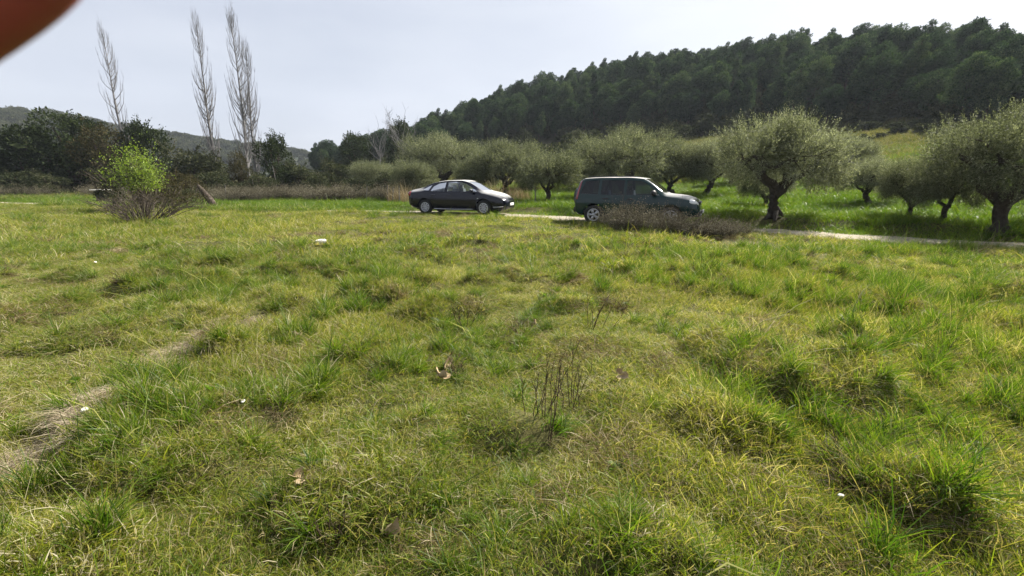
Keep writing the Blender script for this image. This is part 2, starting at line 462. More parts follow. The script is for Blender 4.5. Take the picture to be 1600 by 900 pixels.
def blades(rng, n, rad, h, hv, width, lean=.35, curl=.5, wind=(0, 0), straw=.15, flat=0.0, disk=True, seg=2):
    """n grass blades in a disc: bent tapered strips; the rnd value: 0..~.7 green tones, above .8 straw"""
    a = rng.uniform(0, 2*np.pi, n); r = rad*np.sqrt(rng.uniform(0, 1, n)) if disk else np.abs(rng.normal(0, rad*.5, n))
    B = np.stack([r*np.cos(a), r*np.sin(a), np.full(n, -.02)], 1)
    H = h*np.exp(rng.normal(0, hv, n))
    ph = rng.uniform(0, 2*np.pi, n)
    ln = np.abs(rng.normal(lean, lean*.6, n)) + flat
    D0 = unit(np.stack([np.cos(ph)*ln+wind[0], np.sin(ph)*ln+wind[1], np.ones(n)], 1))
    cu = np.abs(rng.normal(curl, curl*.5, n))
    out = np.stack([np.cos(ph)+wind[0]*2, np.sin(ph)+wind[1]*2, -.35*np.ones(n)], 1)
    D1 = unit(D0 + out*cu[:, None]*.8); D2 = unit(D0 + out*cu[:, None]*1.9)
    S = unit(np.cross(D0, np.stack([rng.normal(size=n), rng.normal(size=n), rng.normal(size=n)*.2], 1)))
    w = (width*rng.uniform(.6, 1.3, n))[:, None]*.5
    p1 = B + D0*H[:, None]*.4; p2 = p1 + D1*H[:, None]*.33; p3 = p2 + D2*H[:, None]*.3
    V = np.stack([B-S*w*.7, B+S*w*.7, p1-S*w, p1+S*w, p2-S*w*.75, p2+S*w*.75, p3], 1).reshape(-1, 3)
    k = np.arange(n)[:, None]*7
    F4 = np.concatenate([k+np.array([0,1,3,2]), k+np.array([2,3,5,4])]); F3 = k+np.array([4,5,6])
    g = rng.uniform(0, .62, n); dry = rng.uniform(0, 1, n) < straw; g[dry] = rng.uniform(.8, 1, dry.sum())
    rv = np.repeat(g[:, None], 7, 1)
    tipdry = rng.uniform(0, .22, n); rv[:, 6] = np.minimum(1, rv[:, 6]+tipdry)
    return V, [F4, F3], rv.ravel()

STRAW = [(.80, (.22,.185,.09)), (.90, (.34,.29,.17)), (1.0, (.48,.43,.29))]
M['grass'] = foliage('meadow_grass', [(0, (.06,.112,.012)), (.25, (.135,.188,.020)), (.5, (.235,.258,.038)), (.68, (.31,.29,.065))]+STRAW, .48, .5, .25, (.22, 1.3), .34, .15, (1.3,1.3,.5))
M['tuft'] = foliage('tussock_grass', [(0, (.036,.075,.010)), (.3, (.095,.165,.015)), (.62, (.18,.225,.024)), (.74, (.20,.20,.04))]+STRAW, .48, .45, .3, (.4,), .16, .25, (1.1,1.25,.45))
M['straw'] = foliage('dry_thatch', [(0, (.10,.075,.035)), (.4, (.19,.145,.07)), (.75, (.31,.25,.14)), (1, (.47,.40,.26))], .25, .6, .2, (.6,), .12, .3, (1,.9,.7))
M['pale'] = foliage('bleached_straw', [(0, (.22,.175,.11)), (.5, (.38,.32,.22)), (1, (.56,.50,.38))], .25, .7, .15, None, 0, .2, (1,.9,.7))
M['dark'] = foliage('dead_tussock', [(0, (.035,.026,.016)), (.5, (.085,.062,.035)), (.85, (.17,.13,.07)), (1, (.3,.25,.14))], .2, .7, .15, None, 0, .3, (1,.9,.7))
M['lush'] = foliage('grove_grass', [(0, (.06,.115,.012)), (.35, (.115,.18,.018)), (.65, (.19,.235,.026)), (1, (.27,.26,.06))], .42, .45, .3, (.18, .8), .25, .2, (1.1,1.25,.4))

M['slope'] = foliage('slope_grass', [(0, (.08,.105,.028)), (.4, (.125,.14,.045)), (.7, (.17,.165,.07)), (1, (.24,.21,.11))], .4, .6, .15, (.12, .5), .3, .2, (1.1,1.1,.5))
def make_sources():
    rng = np.random.default_rng(21); S = {}
    def mk(key, k, fn):
        S[key] = []
        for i in range(k):
            V, F, rv, mat = fn(i); S[key].append(source(key, mesh_np(key, V, F, mat, rv)))
    mk('turf', 6, lambda i: (*blades(rng, 520, .21, .046, .5, .0033, .6, .6, (.10, 0), .26+.06*(i % 3)), M['grass']))
    mk('tuft', 7, lambda i: (*blades(rng, 210, .085+.02*(i % 3), .13, .4, .0040, .32, .45, (.10, -.02), .13, disk=False), M['tuft']))
    mk('mid', 5, lambda i: (*blades(rng, 260, .17, .066, .45, .0036, .5, .55, (.15, 0), .28), M['grass']))
    mk('straw', 5, lambda i: (*blades(rng, 300, .16, .10, .45, .0030, 1.0, .9, (.3, -.1), .2, .5), M['straw']))
    mk('pale', 4, lambda i: (*blades(rng, 240, .16, .12, .45, .0042, 1.0, .9, (.3, -.1), .2, .5), M['pale']))
    mk('dark', 4, lambda i: (*blades(rng, 220, .10, .12, .4, .004, .55, .9, (.1, -.1), .15, .1, disk=False), M['dark']))
    mk('long', 5, lambda i: (*blades(rng, 14, .16, .34, .4, .0028, .35, .35, (.45, -.05), .95), M['straw']))
    mk('far', 6, lambda i: (*blades(rng, 340, .42, .095, .5, .008, .55, .5, (.15, 0), .24), M['grass']))
    mk('fartuft', 5, lambda i: (*blades(rng, 220, .24, .17, .4, .009, .45, .5, (.18, 0), .15), M['tuft']))
    mk('lush', 6, lambda i: (*blades(rng, 420, .65, .15, .45, .011, .45, .5, (.2, 0), .03), M['lush']))
    mk('lushfar', 5, lambda i: (*blades(rng, 420, 1.6, .22, .45, .03, .5, .5, (.2, 0), .45), M['slope']))
    def rosette(i):
        n = 16; a = rng.uniform(0, 6.28, n); D = unit(np.stack([np.cos(a), np.sin(a), rng.uniform(.2, .9, n)], 1)); L = rng.uniform(.035, .085, n)
        P0 = np.stack([rng.normal(0, .02, n), rng.normal(0, .02, n), np.full(n, .01)], 1)
        V, F = leaves(P0, D, np.tile([0, 0, 1.0], (n, 1))+rng.normal(0, .2, (n, 3)), L, L*.45, .12); return V, [F], np.repeat(rng.uniform(.0, .5, n), 4), M['tuft']
    mk('weed', 4, rosette)
    return S
SRC = make_sources()

rngS = np.random.default_rng(5)
def sample_field(n, y0, y1, side=1.30, extra=2.0, cond=None):
    """random ground points in the wedge that the meadow opens to, with a margin to each side"""
    Y = np.sqrt(rngS.uniform(y0*y0, y1*y1, n)) if y0 > 2 else rngS.uniform(0, 1, n)**.62*(y1-y0)+y0
    X = rngS.uniform(-1, 1, n)*(np.maximum(Y, 0)*side+extra)
    return X, Y
def place(name, key, n, y0, y1, s0, s1, keep, label, cat='grass', rz=None, xs=1.30, squash=None):
    X, Y = sample_field(n, y0, y1, xs)
    k = keep(X, Y, road_sd(X, Y)); X, Y = X[k], Y[k]; n = len(X)
    Z = height(X, Y)
    s = rngS.uniform(s0, s1, n)
    rot = rngS.uniform(-np.pi, np.pi, n) if rz is None else rngS.uniform(-rz, rz, n)
    sc = s if squash is None else np.stack([s, s, s*squash(X, Y)], 1)
    e = .12; gx = (height(X+e, Y)-height(X-e, Y))/(2*e); gy = (height(X, Y+e)-height(X, Y-e))/(2*e)      # lean with the ground
    cr, sr = np.cos(rot), np.sin(rot); lx, ly = gx*cr+gy*sr, -gx*sr+gy*cr
    tilt = np.stack([np.arctan(ly), -np.arctan(lx)], 1)*.85
    return scatter(name, np.stack([X, Y, Z], 1), rot, sc, rngS.integers(0, len(SRC[key]), n), SRC[key], label, cat, tilt)
# worn wheel line with thin dead grass, running away from the lower corner of the meadow
RUT = np.array([ground_at(*p)[:2] for p in ((-260, 880), (0, 742), (90, 690), (190, 620), (300, 545), (400, 500))])
def rut_d(X, Y):
    best = np.full(X.shape, 1e9)
    for a, b in zip(RUT[:-1], RUT[1:]):
        d = b-a; t = np.clip(((X-a[0])*d[0]+(Y-a[1])*d[1])/(d@d), 0, 1)
        best = np.minimum(best, np.hypot(X-a[0]-t*d[0], Y-a[1]-t*d[1]))
    return best
near = lambda sd, m=.15: sd < -(ROAD_W+m-.22)
rutk = lambda X, Y: (rut_d(X, Y) > .19+.40*patch(X, Y, 1.7, 8)) | (rngS.uniform(0, 1, len(X)) < .14)
patch = lambda X, Y, s, seed: vnoise(X*s, Y*s, seed)
tallness = lambda X, Y: np.clip(.98 + patch(X, Y, .7, 31)*.9 + .018*X, .5, 1.6)
place('grass_turf', 'turf', 9500, .2, 9, .8, 1.25, lambda X, Y, sd: near(sd) & rutk(X, Y) & (patch(X, Y, 2.3, 111)+.6*patch(X, Y, 5.1, 112) > -.36), 'short yellow-green meadow grass covering the open field', squash=tallness)
place('grass_sward', 'mid', 3600, .2, 10, .8, 1.2, lambda X, Y, sd: near(sd) & rutk(X, Y) & (patch(X, Y, .9, 41)+.02*X > -.02), 'longer mixed green grass swept over by the wind', rz=.9, squash=tallness)
place('grass_tussocks', 'tuft', 5200, .2, 11, .6, 1.25, lambda X, Y, sd: near(sd) & rutk(X, Y) & ((hummock(X, Y) > .12) & (rngS.uniform(0, 1, len(X)) < .75) | (patch(X, Y, 1.3, 17)+.5*patch(X, Y, 3, 18)+.012*X > .20)), 'taller dark green grass tufts standing out of the meadow', rz=1.0, squash=tallness)
place('dry_thatch', 'straw', 3800, .2, 14, .6, 1.3, lambda X, Y, sd: near(sd) & ((patch(X, Y, 1.0, 57)+.4*patch(X, Y, 2.7, 58) > .09) | ((hummock(X, Y) > .26) & (patch(X, Y, .6, 61) > -.05))), 'flattened straw-coloured dead grass matted between green tufts', rz=1.6)
STK = ground_at(895, 560)
clear_ = lambda X, Y: np.hypot(X-STK[0], Y-STK[1]) > .75
place('dead_tussocks', 'dark', 900, .2, 16, .6, 1.4, lambda X, Y, sd: near(sd) & clear_(X, Y) & ((patch(X, Y, 1.5, 77) > .27) | ((hummock(X, Y) > .08) & (hummock(X, Y) < .2) & (patch(X, Y, .8, 78) > .1))), 'dark brown withered grass hummocks scattered in the meadow', rz=2.5)
place('dry_stems', 'long', 600, .6, 17, .6, 1.25, lambda X, Y, sd: near(sd) & (patch(X, Y, .5, 91)+.05*X > .12), 'long thin straw stems bent over by the wind', rz=.5)
place('grass_middle', 'far', 10500, 8, 42, .8, 1.3, lambda X, Y, sd: near(sd, .45), 'sunlit yellow-green meadow grass in front of the pale track', squash=lambda X, Y: np.clip(.85+patch(X, Y, .5, 33)*.9, .45, 1.4), xs=1.35)
place('grass_clumps', 'fartuft', 2600, 9, 40, .6, 1.3, lambda X, Y, sd: near(sd, .4) & (patch(X, Y, .8, 19)+.4*patch(X, Y, 2, 20) > .12), 'darker green grass clumps dotted through the far meadow', rz=1.2)
place('straw_clumps', 'straw', 1500, 13, 38, 1.0, 2.2, lambda X, Y, sd: near(sd, .5) & (patch(X, Y, .45, 59)+.4*patch(X, Y, 1.4, 60) > .17), 'pale straw grass clumps dotted through the far meadow', rz=1.6)
t_ = np.sort(rngS.uniform(0, 1, 480)); seg = np.linspace(0, 1, len(RUT)); RX = np.interp(t_, seg, RUT[:, 0])+rngS.normal(0, .11, 480); RY = np.interp(t_, seg, RUT[:, 1])+rngS.normal(0, .09, 480)
scatter('worn_line_straw', np.stack([RX, RY, height(RX, RY)-.01], 1), .5+rngS.normal(0, .5, 480), np.stack([rngS.uniform(.5, .9, 480)]*2+[rngS.uniform(.15, .4, 480)], 1), rngS.integers(0, 4, 480), SRC['pale'], 'pale trampled straw along the worn line through the meadow', 'straw')
place('broadleaf_weeds', 'weed', 420, .4, 11, .6, 1.3, lambda X, Y, sd: near(sd) & (patch(X, Y, .9, 95) > .0), 'small broad-leaved weeds growing low among the grass', 'weeds')
inr = lambda X, Y: np.hypot(X, Y) < 62
place('grove_grass', 'lush', 9500, 9, 46, .8, 1.35, lambda X, Y, sd: (sd > ROAD_W-.18), 'bright lush green grass under the olive trees', squash=lambda X, Y: np.clip(.9+patch(X, Y, .4, 35)*.9, .5, 1.4), xs=1.42)
place('slope_grass', 'lushfar', 3600, 38, 84, .8, 1.3, lambda X, Y, sd: (sd > 2) & (np.hypot(X, Y) < np.interp(np.arctan2(X, Y), AZT, RB)+3), 'rough yellowish grass on the slope below the pines', xs=1.42)

# ------------------------------------------------------------------ trees
def empty(name, loc, rz=0, s=1.0):
    o = bpy.data.objects.new(name, None); COL.objects.link(o)
    o.location = loc; o.rotation_euler = (0, 0, rz); o.scale = (s, s, s) if not hasattr(s, '__len__') else s
    o.empty_display_size = .2
    return o

BARK = rough_mat('olive_bark', (.018,.015,.012), (.055,.046,.036), 5, .95, .9, (.10,.088,.07), 'Object', .05)
PBARK = rough_mat('pine_bark', (.03,.022,.017), (.08,.058,.042), 4, .95, .8)
GBARK = rough_mat('pale_bark', (.11,.10,.09), (.20,.185,.165), 6, .9, .5)
M['olive'] = foliage('olive_leaf', [(0, (.05,.058,.032)), (.4, (.135,.148,.094)), (.75, (.24,.252,.178)), (1, (.40,.41,.32))], .38, .65, .12, None, 0, .2, (1.15,1.2,.7))
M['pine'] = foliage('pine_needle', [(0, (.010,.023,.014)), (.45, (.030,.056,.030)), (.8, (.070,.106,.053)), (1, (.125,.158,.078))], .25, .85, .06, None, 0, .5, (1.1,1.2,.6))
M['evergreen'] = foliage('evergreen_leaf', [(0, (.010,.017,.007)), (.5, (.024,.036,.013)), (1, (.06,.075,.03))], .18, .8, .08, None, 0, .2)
M['brownleaf'] = foliage('olive_brown_leaf', [(0, (.025,.022,.010)), (.5, (.055,.048,.02)), (1, (.11,.095,.045))], .2, .8, .08, None, 0, .25)
M['maquis'] = foliage('scrub_leaf', [(0, (.022,.030,.014)), (.5, (.050,.058,.028)), (1, (.11,.11,.06))], .18, .8, .08, None, 0, .4)
M['fresh'] = foliage('fresh_leaf', [(0, (.09,.15,.015)), (.5, (.20,.28,.04)), (1, (.36,.42,.10))], .45, .45, .3, None, 0, .1, (1.1,1.2,.4))
M['twig'] = rough_mat('grey_twig', (.045,.036,.028), (.10,.082,.066), 9, .95, .3)
M['dryweed'] = foliage('dry_weed', [(0, (.062,.056,.038)), (.5, (.14,.126,.084)), (1, (.28,.255,.18))], .15, .8, .15, None, 0, .25, (1,.9,.7))
M['poplar'] = rough_mat('poplar_twig', (.12,.115,.112), (.21,.203,.20), 3, .9, .3)

def crown_leaves(rng, lobes, n, size, aspect, up=.3, shell=.2, rand=.6, carve=.62, jit=.3, lowcut=None):
    lobes = np.asarray(lobes, float)
    w = (lobes[:, 3]*lobes[:, 4]+lobes[:, 4]*lobes[:, 5]+lobes[:, 3]*lobes[:, 5]); w /= w.sum()
    k = rng.choice(len(lobes), n, p=w)
    d = unit(rng.normal(size=(n, 3)))
    rr = 1 - np.abs(rng.normal(0, shell, n)) + rng.normal(0, .05, n)
    rr += .16*np.sin(d[:, 0]*5+k*1.7)*np.sin(d[:, 1]*5+k)*np.cos(d[:, 2]*6+k*2.3)
    P = lobes[k, :3] + d*lobes[k, 3:6]*rr[:, None]
    deep = np.zeros(n, bool)
    for L in lobes:
        deep |= (((P-L[:3])/L[3:6])**2).sum(1) < carve**2
    keep = ~deep
    if lowcut is not None: keep &= P[:, 2] > lowcut
    P, d, k = P[keep], d[keep], k[keep]; n = len(P)
    D = unit(d*.55 + np.array([0, 0, up]) + rng.normal(size=(n, 3))*rand)
    S = size*np.exp(rng.normal(0, jit, n))
    V, F = leaves(P, D, unit(rng.normal(size=(n, 3))), S, S*aspect, .08)
    lobe_v = rng.uniform(-.18, .18, len(lobes))[k]
    rv = np.clip(rng.beta(2, 2.6, n) + lobe_v, 0, 1)
    return V, F, np.repeat(rv, 4)

def limb_path(rng, a, b, k=6, wob=.12):
    a, b = np.asarray(a, float), np.asarray(b, float); L = np.linalg.norm(b-a)
    t = np.linspace(0, 1, k)[:, None]; P = a + (b-a)*t
    P[1:-1] += rng.normal(0, wob*L*.35, (k-2, 3))
    return P

def olive_kind(seed, W=2.5, H=3.9, trunk_h=.95, tr=.20, lean=(0, 0), nshoot=5000, forks=4, spread=1.0):
    """gnarled forked trunk with limbs; rounded crown of feathery shoots, each with narrow silver leaves"""
    rng = np.random.default_rng(seed); tb = MB()
    top = np.array([lean[0], lean[1], trunk_h])
    P = limb_path(rng, (0, 0, -.15), top, 6, .18)
    tb.tube(P, np.array([1.7, 1.25, 1.0, .95, 1.0, 1.1])*tr, 10)
    for q in range(5):                                          # root flare
        a = q*1.26+rng.uniform(-.3, .3); tb.tube([(math.cos(a)*tr*2.1, math.sin(a)*tr*2.1, -.12), (math.cos(a)*tr*1.1, math.sin(a)*tr*1.1, .08), (0, 0, .4)], [tr*.25, tr*.5, tr*.6], 6)
    lobes = []; a0 = rng.uniform(0, 6.28)
    for q in range(forks):
        a = a0 + q*2*math.pi/forks + rng.uniform(-.35, .35)
        e = top + np.array([math.cos(a)*W*.42*spread, math.sin(a)*W*.42*spread, (H-trunk_h)*rng.uniform(.28, .42)])
        tb.tube(limb_path(rng, P[-1]-(0, 0, .06), e, 6, .16), np.linspace(tr*.72, tr*.38, 6), 8)
        for s in range(3):
            b = a + (s-1)*.75 + rng.uniform(-.25, .25); f = rng.uniform(.62, .82)
            zz = trunk_h + (H-trunk_h)*rng.uniform(.38, .72)
            e2 = np.array([top[0]+math.cos(b)*W*f, top[1]+math.sin(b)*W*f, zz])
            tb.tube(limb_path(rng, e, e2, 5, .16), np.linspace(tr*.38, tr*.12, 5), 6)
            r = W*rng.uniform(.25, .42)
            lobes.append((*e2, r, r, r*rng.uniform(.85, 1.1)))
            for x in range(3):
                e3 = e2 + rng.normal(size=3)*r*.55; tb.tube(limb_path(rng, e + (e2-e)*rng.uniform(.4, .9), e3, 4, .15), [tr*.13, tr*.09, tr*.06, .008], 4, False)
    for q in range(5):
        a = rng.uniform(0, 6.28); f = rng.uniform(0, .4)
        r = W*rng.uniform(.32, .45); lobes.append((top[0]+math.cos(a)*W*f, top[1]+math.sin(a)*W*f, H-r*.95-rng.uniform(0, .35), r, r, r))
    for q in range(4):                                          # hanging skirts
        a = a0 + q*.9 + rng.uniform(-.2, .2); r = W*rng.uniform(.22, .30)
        lobes.append((top[0]+math.cos(a)*W*.74, top[1]+math.sin(a)*W*.74, trunk_h+rng.uniform(.35, .7)*(H-trunk_h)*.55+.15, r, r, r*1.0))
    lobes = np.array(lobes)
    w = lobes[:, 3]**2; w /= w.sum(); k = rng.choice(len(lobes), nshoot, p=w)
    d = unit(rng.normal(size=(nshoot, 3))); rr = np.clip(.95-np.abs(rng.normal(0, .28, nshoot)), .1, 1)
    B = lobes[k, :3] + d*lobes[k, 3:6]*rr[:, None]
    c = np.array([top[0], top[1], trunk_h+(H-trunk_h)*.35])
    out = unit(B-c)
    upw = np.where(B[:, 2] > c[2]+.3, .75, -.15)
    SD = unit(out*.55 + d*.35 + np.stack([np.zeros(nshoot)+.06, np.zeros(nshoot), upw], 1) + rng.normal(size=(nshoot, 3))*.3)
    SL = rng.uniform(.25, .62, nshoot)*np.where((B[:, 2] > c[2]+.5) & (rr > .75), rng.uniform(1, 1.7, nshoot), 1); m = 11
    t = np.linspace(.08, 1, m)
    PP = (B[:, None] + SD[:, None]*SL[:, None, None]*t[None, :, None])
    PP[..., 2] -= (t**2)[None]*.10*(SL[:, None])
    ld = unit(SD[:, None]*.7 + rng.normal(size=(nshoot, m, 3))*.62)
    L = rng.uniform(.06, .10, (nshoot, m)).ravel()*np.tile(1.15-.35*t, nshoot)
    V, F = leaves(PP.reshape(-1, 3), ld.reshape(-1, 3), unit(rng.normal(size=(nshoot*m, 3))), L*1.3, L*.36, .05)
    sv = rng.normal(0, .12, nshoot)[:, None] + rng.uniform(-.12, .12, len(lobes))[k][:, None]
    rv = np.clip(.42 + sv + rng.normal(0, .2, (nshoot, m)), 0, 1).ravel()
    return tb.mesh('olive_trunk', BARK, True), mesh_np('olive_crown', V, F, M['olive'], np.repeat(rv, 4))

def pine_kind(seed, H=10.0, W=2.7, n=5200, lean=.2, round_=.5):
    rng = np.random.default_rng(seed); tb = MB()
    P = np.array([(0, 0, -.5), (lean*.2, 0, H*.3), (lean*.6, .1, H*.6), (lean, 0, H*.92)])
    tb.tube(P, [.20, .16, .11, .03], 7)
    lobes = []
    for q in range(17):
        t = (q+.5)/17; z = H*(.22+.74*t)
        prof = W*((1-t)**.55)*(.62+.38*math.sin(min(1, t*2.2)*math.pi/2)) if round_ < .5 else W*math.sqrt(max(.05, 1-(max(0, t-.35)/.68)**2))*(.55+.45*min(1, t*2.5))
        a = q*2.4+rng.uniform(-.4, .4); f = rng.uniform(.35, .7)
        r = max(.45, prof*rng.uniform(.42, .6))
        cx, cy = lean*t+math.cos(a)*prof*f, math.sin(a)*prof*f
        lobes.append((cx, cy, z, r, r, r*rng.uniform(.6, .85)))
        tb.tube([(lean*t*.7, 0, z-.6), (lean*t*.7+math.cos(a)*prof*f*.6, math.sin(a)*prof*f*.6, z-.2), (cx, cy, z)], [.06, .04, .02], 5, False)
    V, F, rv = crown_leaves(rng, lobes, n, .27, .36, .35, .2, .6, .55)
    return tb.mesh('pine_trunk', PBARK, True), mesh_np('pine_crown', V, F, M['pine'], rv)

def bush_kind(seed, W, H, n, size, mat, nl=14, aspect=.5, bark=None, trunk=.1, up=.3, skirt=True, spiky=0):
    """broad-leaved tree or bush: limbs from the ground into overlapping leafy lobes"""
    rng = np.random.default_rng(seed); tb = MB(); lobes = []
    for q in range(nl):
        a = q*2.4+rng.uniform(-.3, .3); t = rng.uniform(0.02 if skirt else .3, 1)
        f = math.sqrt(rng.uniform(.05, 1))*math.sqrt(max(.08, 1-(t*.95)**2)); r = W*rng.uniform(.26, .42)
        c = np.array([math.cos(a)*W*f*.75, math.sin(a)*W*f*.75, max(r*.55, (H-r*.8)*t)])
        lobes.append((*c, r, r, r*rng.uniform(.7, 1)))
        tb.tube(limb_path(rng, (rng.normal()*.05, rng.normal()*.05, -.1), c, 5, .1), np.linspace(trunk, trunk*.2, 5), 6)
    V, F, rv = crown_leaves(rng, lobes, n, size, aspect, up, .22, .7, .5, .35, .05)
    for q in range(spiky):                                      # loose leafy shoots that break the outline
        L = lobes[rng.integers(len(lobes))]; d = unit(np.array([rng.normal()*.6, rng.normal()*.6, 1.0]))
        p = np.array(L[:3]) + d*L[3]*.8; e = p + d*rng.uniform(.5, 1.3)
        tb.tube([p, (p+e)/2+rng.normal(size=3)*.05, e], [.02, .015, .006], 3, False)
        k = 26; pp = p + (e-p)*rng.uniform(0, 1, (k, 1)) + rng.normal(0, .10, (k, 3))
        v2, f2 = leaves(pp, unit(rng.normal(size=(k, 3))+d), unit(rng.normal(size=(k, 3))), size*rng.uniform(.7, 1.2, k), size*aspect*np.ones(k), .05)
        F = np.concatenate([F, f2+len(V)]); V = np.concatenate([V, v2]); rv = np.concatenate([rv, np.repeat(rng.uniform(.1, .8, k), 4)])
    return tb.mesh('limbs', bark or PBARK, True), mesh_np('leaves', V, F, mat, rv)

def poplar_kind(seed, H=19, spread=1.0, nb=70):
    """bare upright poplar: a straight stem and steep fastigiate branches with fine twigs"""
    rng = np.random.default_rng(seed); tb, cb = MB(), MB()
    z = np.linspace(-.3, H*.985, 12); wob = np.cumsum(rng.normal(0, .05, (12, 2)), 0)
    P = np.column_stack([wob, z]); tb.tube(P, np.linspace(.23, .015, 12)**1.0, 7)
    for b in range(nb):
        t = rng.uniform(.10, .93); z0 = H*t
        p0 = np.array([np.interp(z0, z, P[:, 0]), np.interp(z0, z, P[:, 1]), z0]); a = rng.uniform(0, 6.28)
        L = H*(.10+.20*(1-t))*rng.uniform(.6, 1.1); k = 6
        tt = np.linspace(0, 1, k)[:, None]
        rad = spread*(.22+.55*math.sin(math.pi*min(1, .12+t*.95)))*rng.uniform(.6, 1.25)
        path = p0 + np.concatenate([np.cos(a)*rad*(1-np.exp(-3*tt)), np.sin(a)*rad*(1-np.exp(-3*tt)), L*tt], 1)
        path[1:] += rng.normal(0, .045, (k-1, 3))
        r0 = .022+.055*(1-t); cb.tube(path, np.linspace(r0, .007, k), 4, False)
        for s in range(10):
            u = rng.uniform(.1, 1); i = min(k-2, int(u*(k-1))); q = path[i] + (path[i+1]-path[i])*(u*(k-1)-i)
            a2 = rng.uniform(0, 6.28); l2 = rng.uniform(.5, 1.5)*(1.15-.5*u)
            e = q + np.array([math.cos(a2)*.22*l2, math.sin(a2)*.22*l2, l2*.9]); mpt = (q+e)/2 + np.array([math.cos(a2)*.05*l2, math.sin(a2)*.05*l2, 0])
            cb.tube([q, mpt, e], [.0075, .006, .0035], 3, False)
    return tb.mesh('poplar_trunk', M['poplar'], True), cb.mesh('poplar_branches', M['poplar'], True)

def put_tree(name, kinds, loc, rz=0, s=1.0, label=None, group=None, cat='tree', parts=('trunk', 'crown')):
    o = empty(name, loc, rz, s); props(o, label, cat, group)
    for nm, me in zip(parts, kinds): add(nm, me, o)
    return o

rng = np.random.default_rng(77); prnd = random.Random(9)

# --- olives of the grove (columns and feet read off the photograph, heights in metres)
OL = [olive_kind(101, 2.6, 3.9, .95, .24, (.12, 0), 6200, 4, 1.1), olive_kind(102, 2.3, 3.4, .75, .17, (.1, .05), 5200, 3, 1.15),
      olive_kind(103, 2.0, 3.2, .80, .15, (-.05, 0), 4600, 3, 1.0), olive_kind(104, 2.9, 4.1, 1.0, .25, (0, .1), 6400, 4, 1.1),
      olive_kind(105, 2.2, 3.3, .9, .17, (.35, 0), 4800, 3, 1.0)]
def olive(u, v, kind, width_px, rz, label, group='olive trees of the grove', zs=1.0, t=None):
    loc = ground_at(u, v) if t is None else at_depth(u, t)
    w = width_px*math.hypot(loc[0], loc[1])/FPX*math.cos(math.atan2(loc[0], loc[1]))   # crown width in metres at that depth
    base = (2.6, 2.3, 2.0, 2.9, 2.2)[kind]*2.35
    s = w/base
    return put_tree('olive_tree', OL[kind], (loc[0], loc[1], loc[2]-.03), rz, (s, s, s*zs), label, group)
olive(1210, 338, 0, 205, 3.3, 'broad silver olive with a stout forked trunk beside the track ahead of the green car', zs=1.12)
olive(1562, 362, 3, 250, 1.2, 'large olive with three heavy dark limbs spreading low above the track bank', zs=1.2)
olive(1420, 340, 1, 108, 0.2, 'small olive with Y-shaped trunk between the broad olive and the low-forked one', zs=1.3)
olive(1471, 347, 2, 108, 2.0, 'olive forking close to the ground, next to the heavy-limbed olive', zs=1.25)
olive(1357, 320, 4, 105, 3.0, 'olive with a thick stumpy trunk standing behind the Y-shaped one', zs=.95)
olive(1194, 324, 2, 95, 1.0, 'slender olive half hidden behind the broad forked olive')
olive(1103, 305, 4, 110, 0.1, 'olive with a leaning dark trunk seen past the bonnet of the green car', zs=1.05)
olive(1050, 306, 1, 118, 2.4, 'pale olive rising behind the windscreen of the green car', zs=1.05)
olive(975, 312, 3, 170, 0.6, 'large dense olive standing directly behind the green car', zs=1.0)
olive(857, 318, 2, 108, 0.0, 'small olive with an open V-shaped trunk standing between the two cars', zs=1.0)
olive(791, 306, 0, 128, 2.2, 'olive with a forked trunk behind the bonnet of the dark saloon', zs=.98)
olive(690, 300, 3, 135, 4.0, 'wide olive with a leaning trunk behind the roof of the dark saloon', zs=1.0)
olive(583, 284, 1, 74, 1.0, 'isolated grey olive beyond the dry weeds behind the saloon', t=46)
for u, t, k, w in ((1318, 31, 2, 84), (1292, 36, 1, 76), (1140, 34, 2, 74), (1165, 40, 4, 70), (1245, 38, 1, 72), (1512, 27, 4, 82),
                   (1030, 40, 2, 70), (925, 36, 1, 82), (830, 38, 4, 74), (745, 36, 1, 84), (650, 34, 2, 78), (1700, 22, 1, 120)):
    olive(u, 0, k, w, prnd.uniform(0, 6.28), 'smaller olive tree in the back rows of the grove', 'olives in the back rows', prnd.uniform(.92, 1.08), t)

# --- pine wood on the hill
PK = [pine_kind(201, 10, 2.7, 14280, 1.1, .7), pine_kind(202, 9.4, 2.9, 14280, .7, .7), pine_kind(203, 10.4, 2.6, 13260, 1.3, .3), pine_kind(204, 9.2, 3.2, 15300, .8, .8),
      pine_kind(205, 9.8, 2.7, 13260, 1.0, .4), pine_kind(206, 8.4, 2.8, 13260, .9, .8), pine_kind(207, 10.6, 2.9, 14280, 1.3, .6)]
pts = []
for i in range(-60, 100):
    for j in range(0, 66):
        x = i*3.7 + rng.uniform(-1.3, 1.3) + (j % 2)*1.85; y = 22 + j*3.7 + rng.uniform(-1.6, 1.6)
        a, r = math.atan2(x, y), math.hypot(x, y)
        if not azim(486) < a < azim(1900): continue
        rb, rr = np.interp(a, AZT, RB), np.interp(a, AZT, RR)
        if rb+1.0 < r < rr+10: pts.append((x, y, r))
pts.sort(key=lambda p: p[2])
fz = height(np.array([p[0] for p in pts]), np.array([p[1] for p in pts]), False)
rest = []
n_single = 0
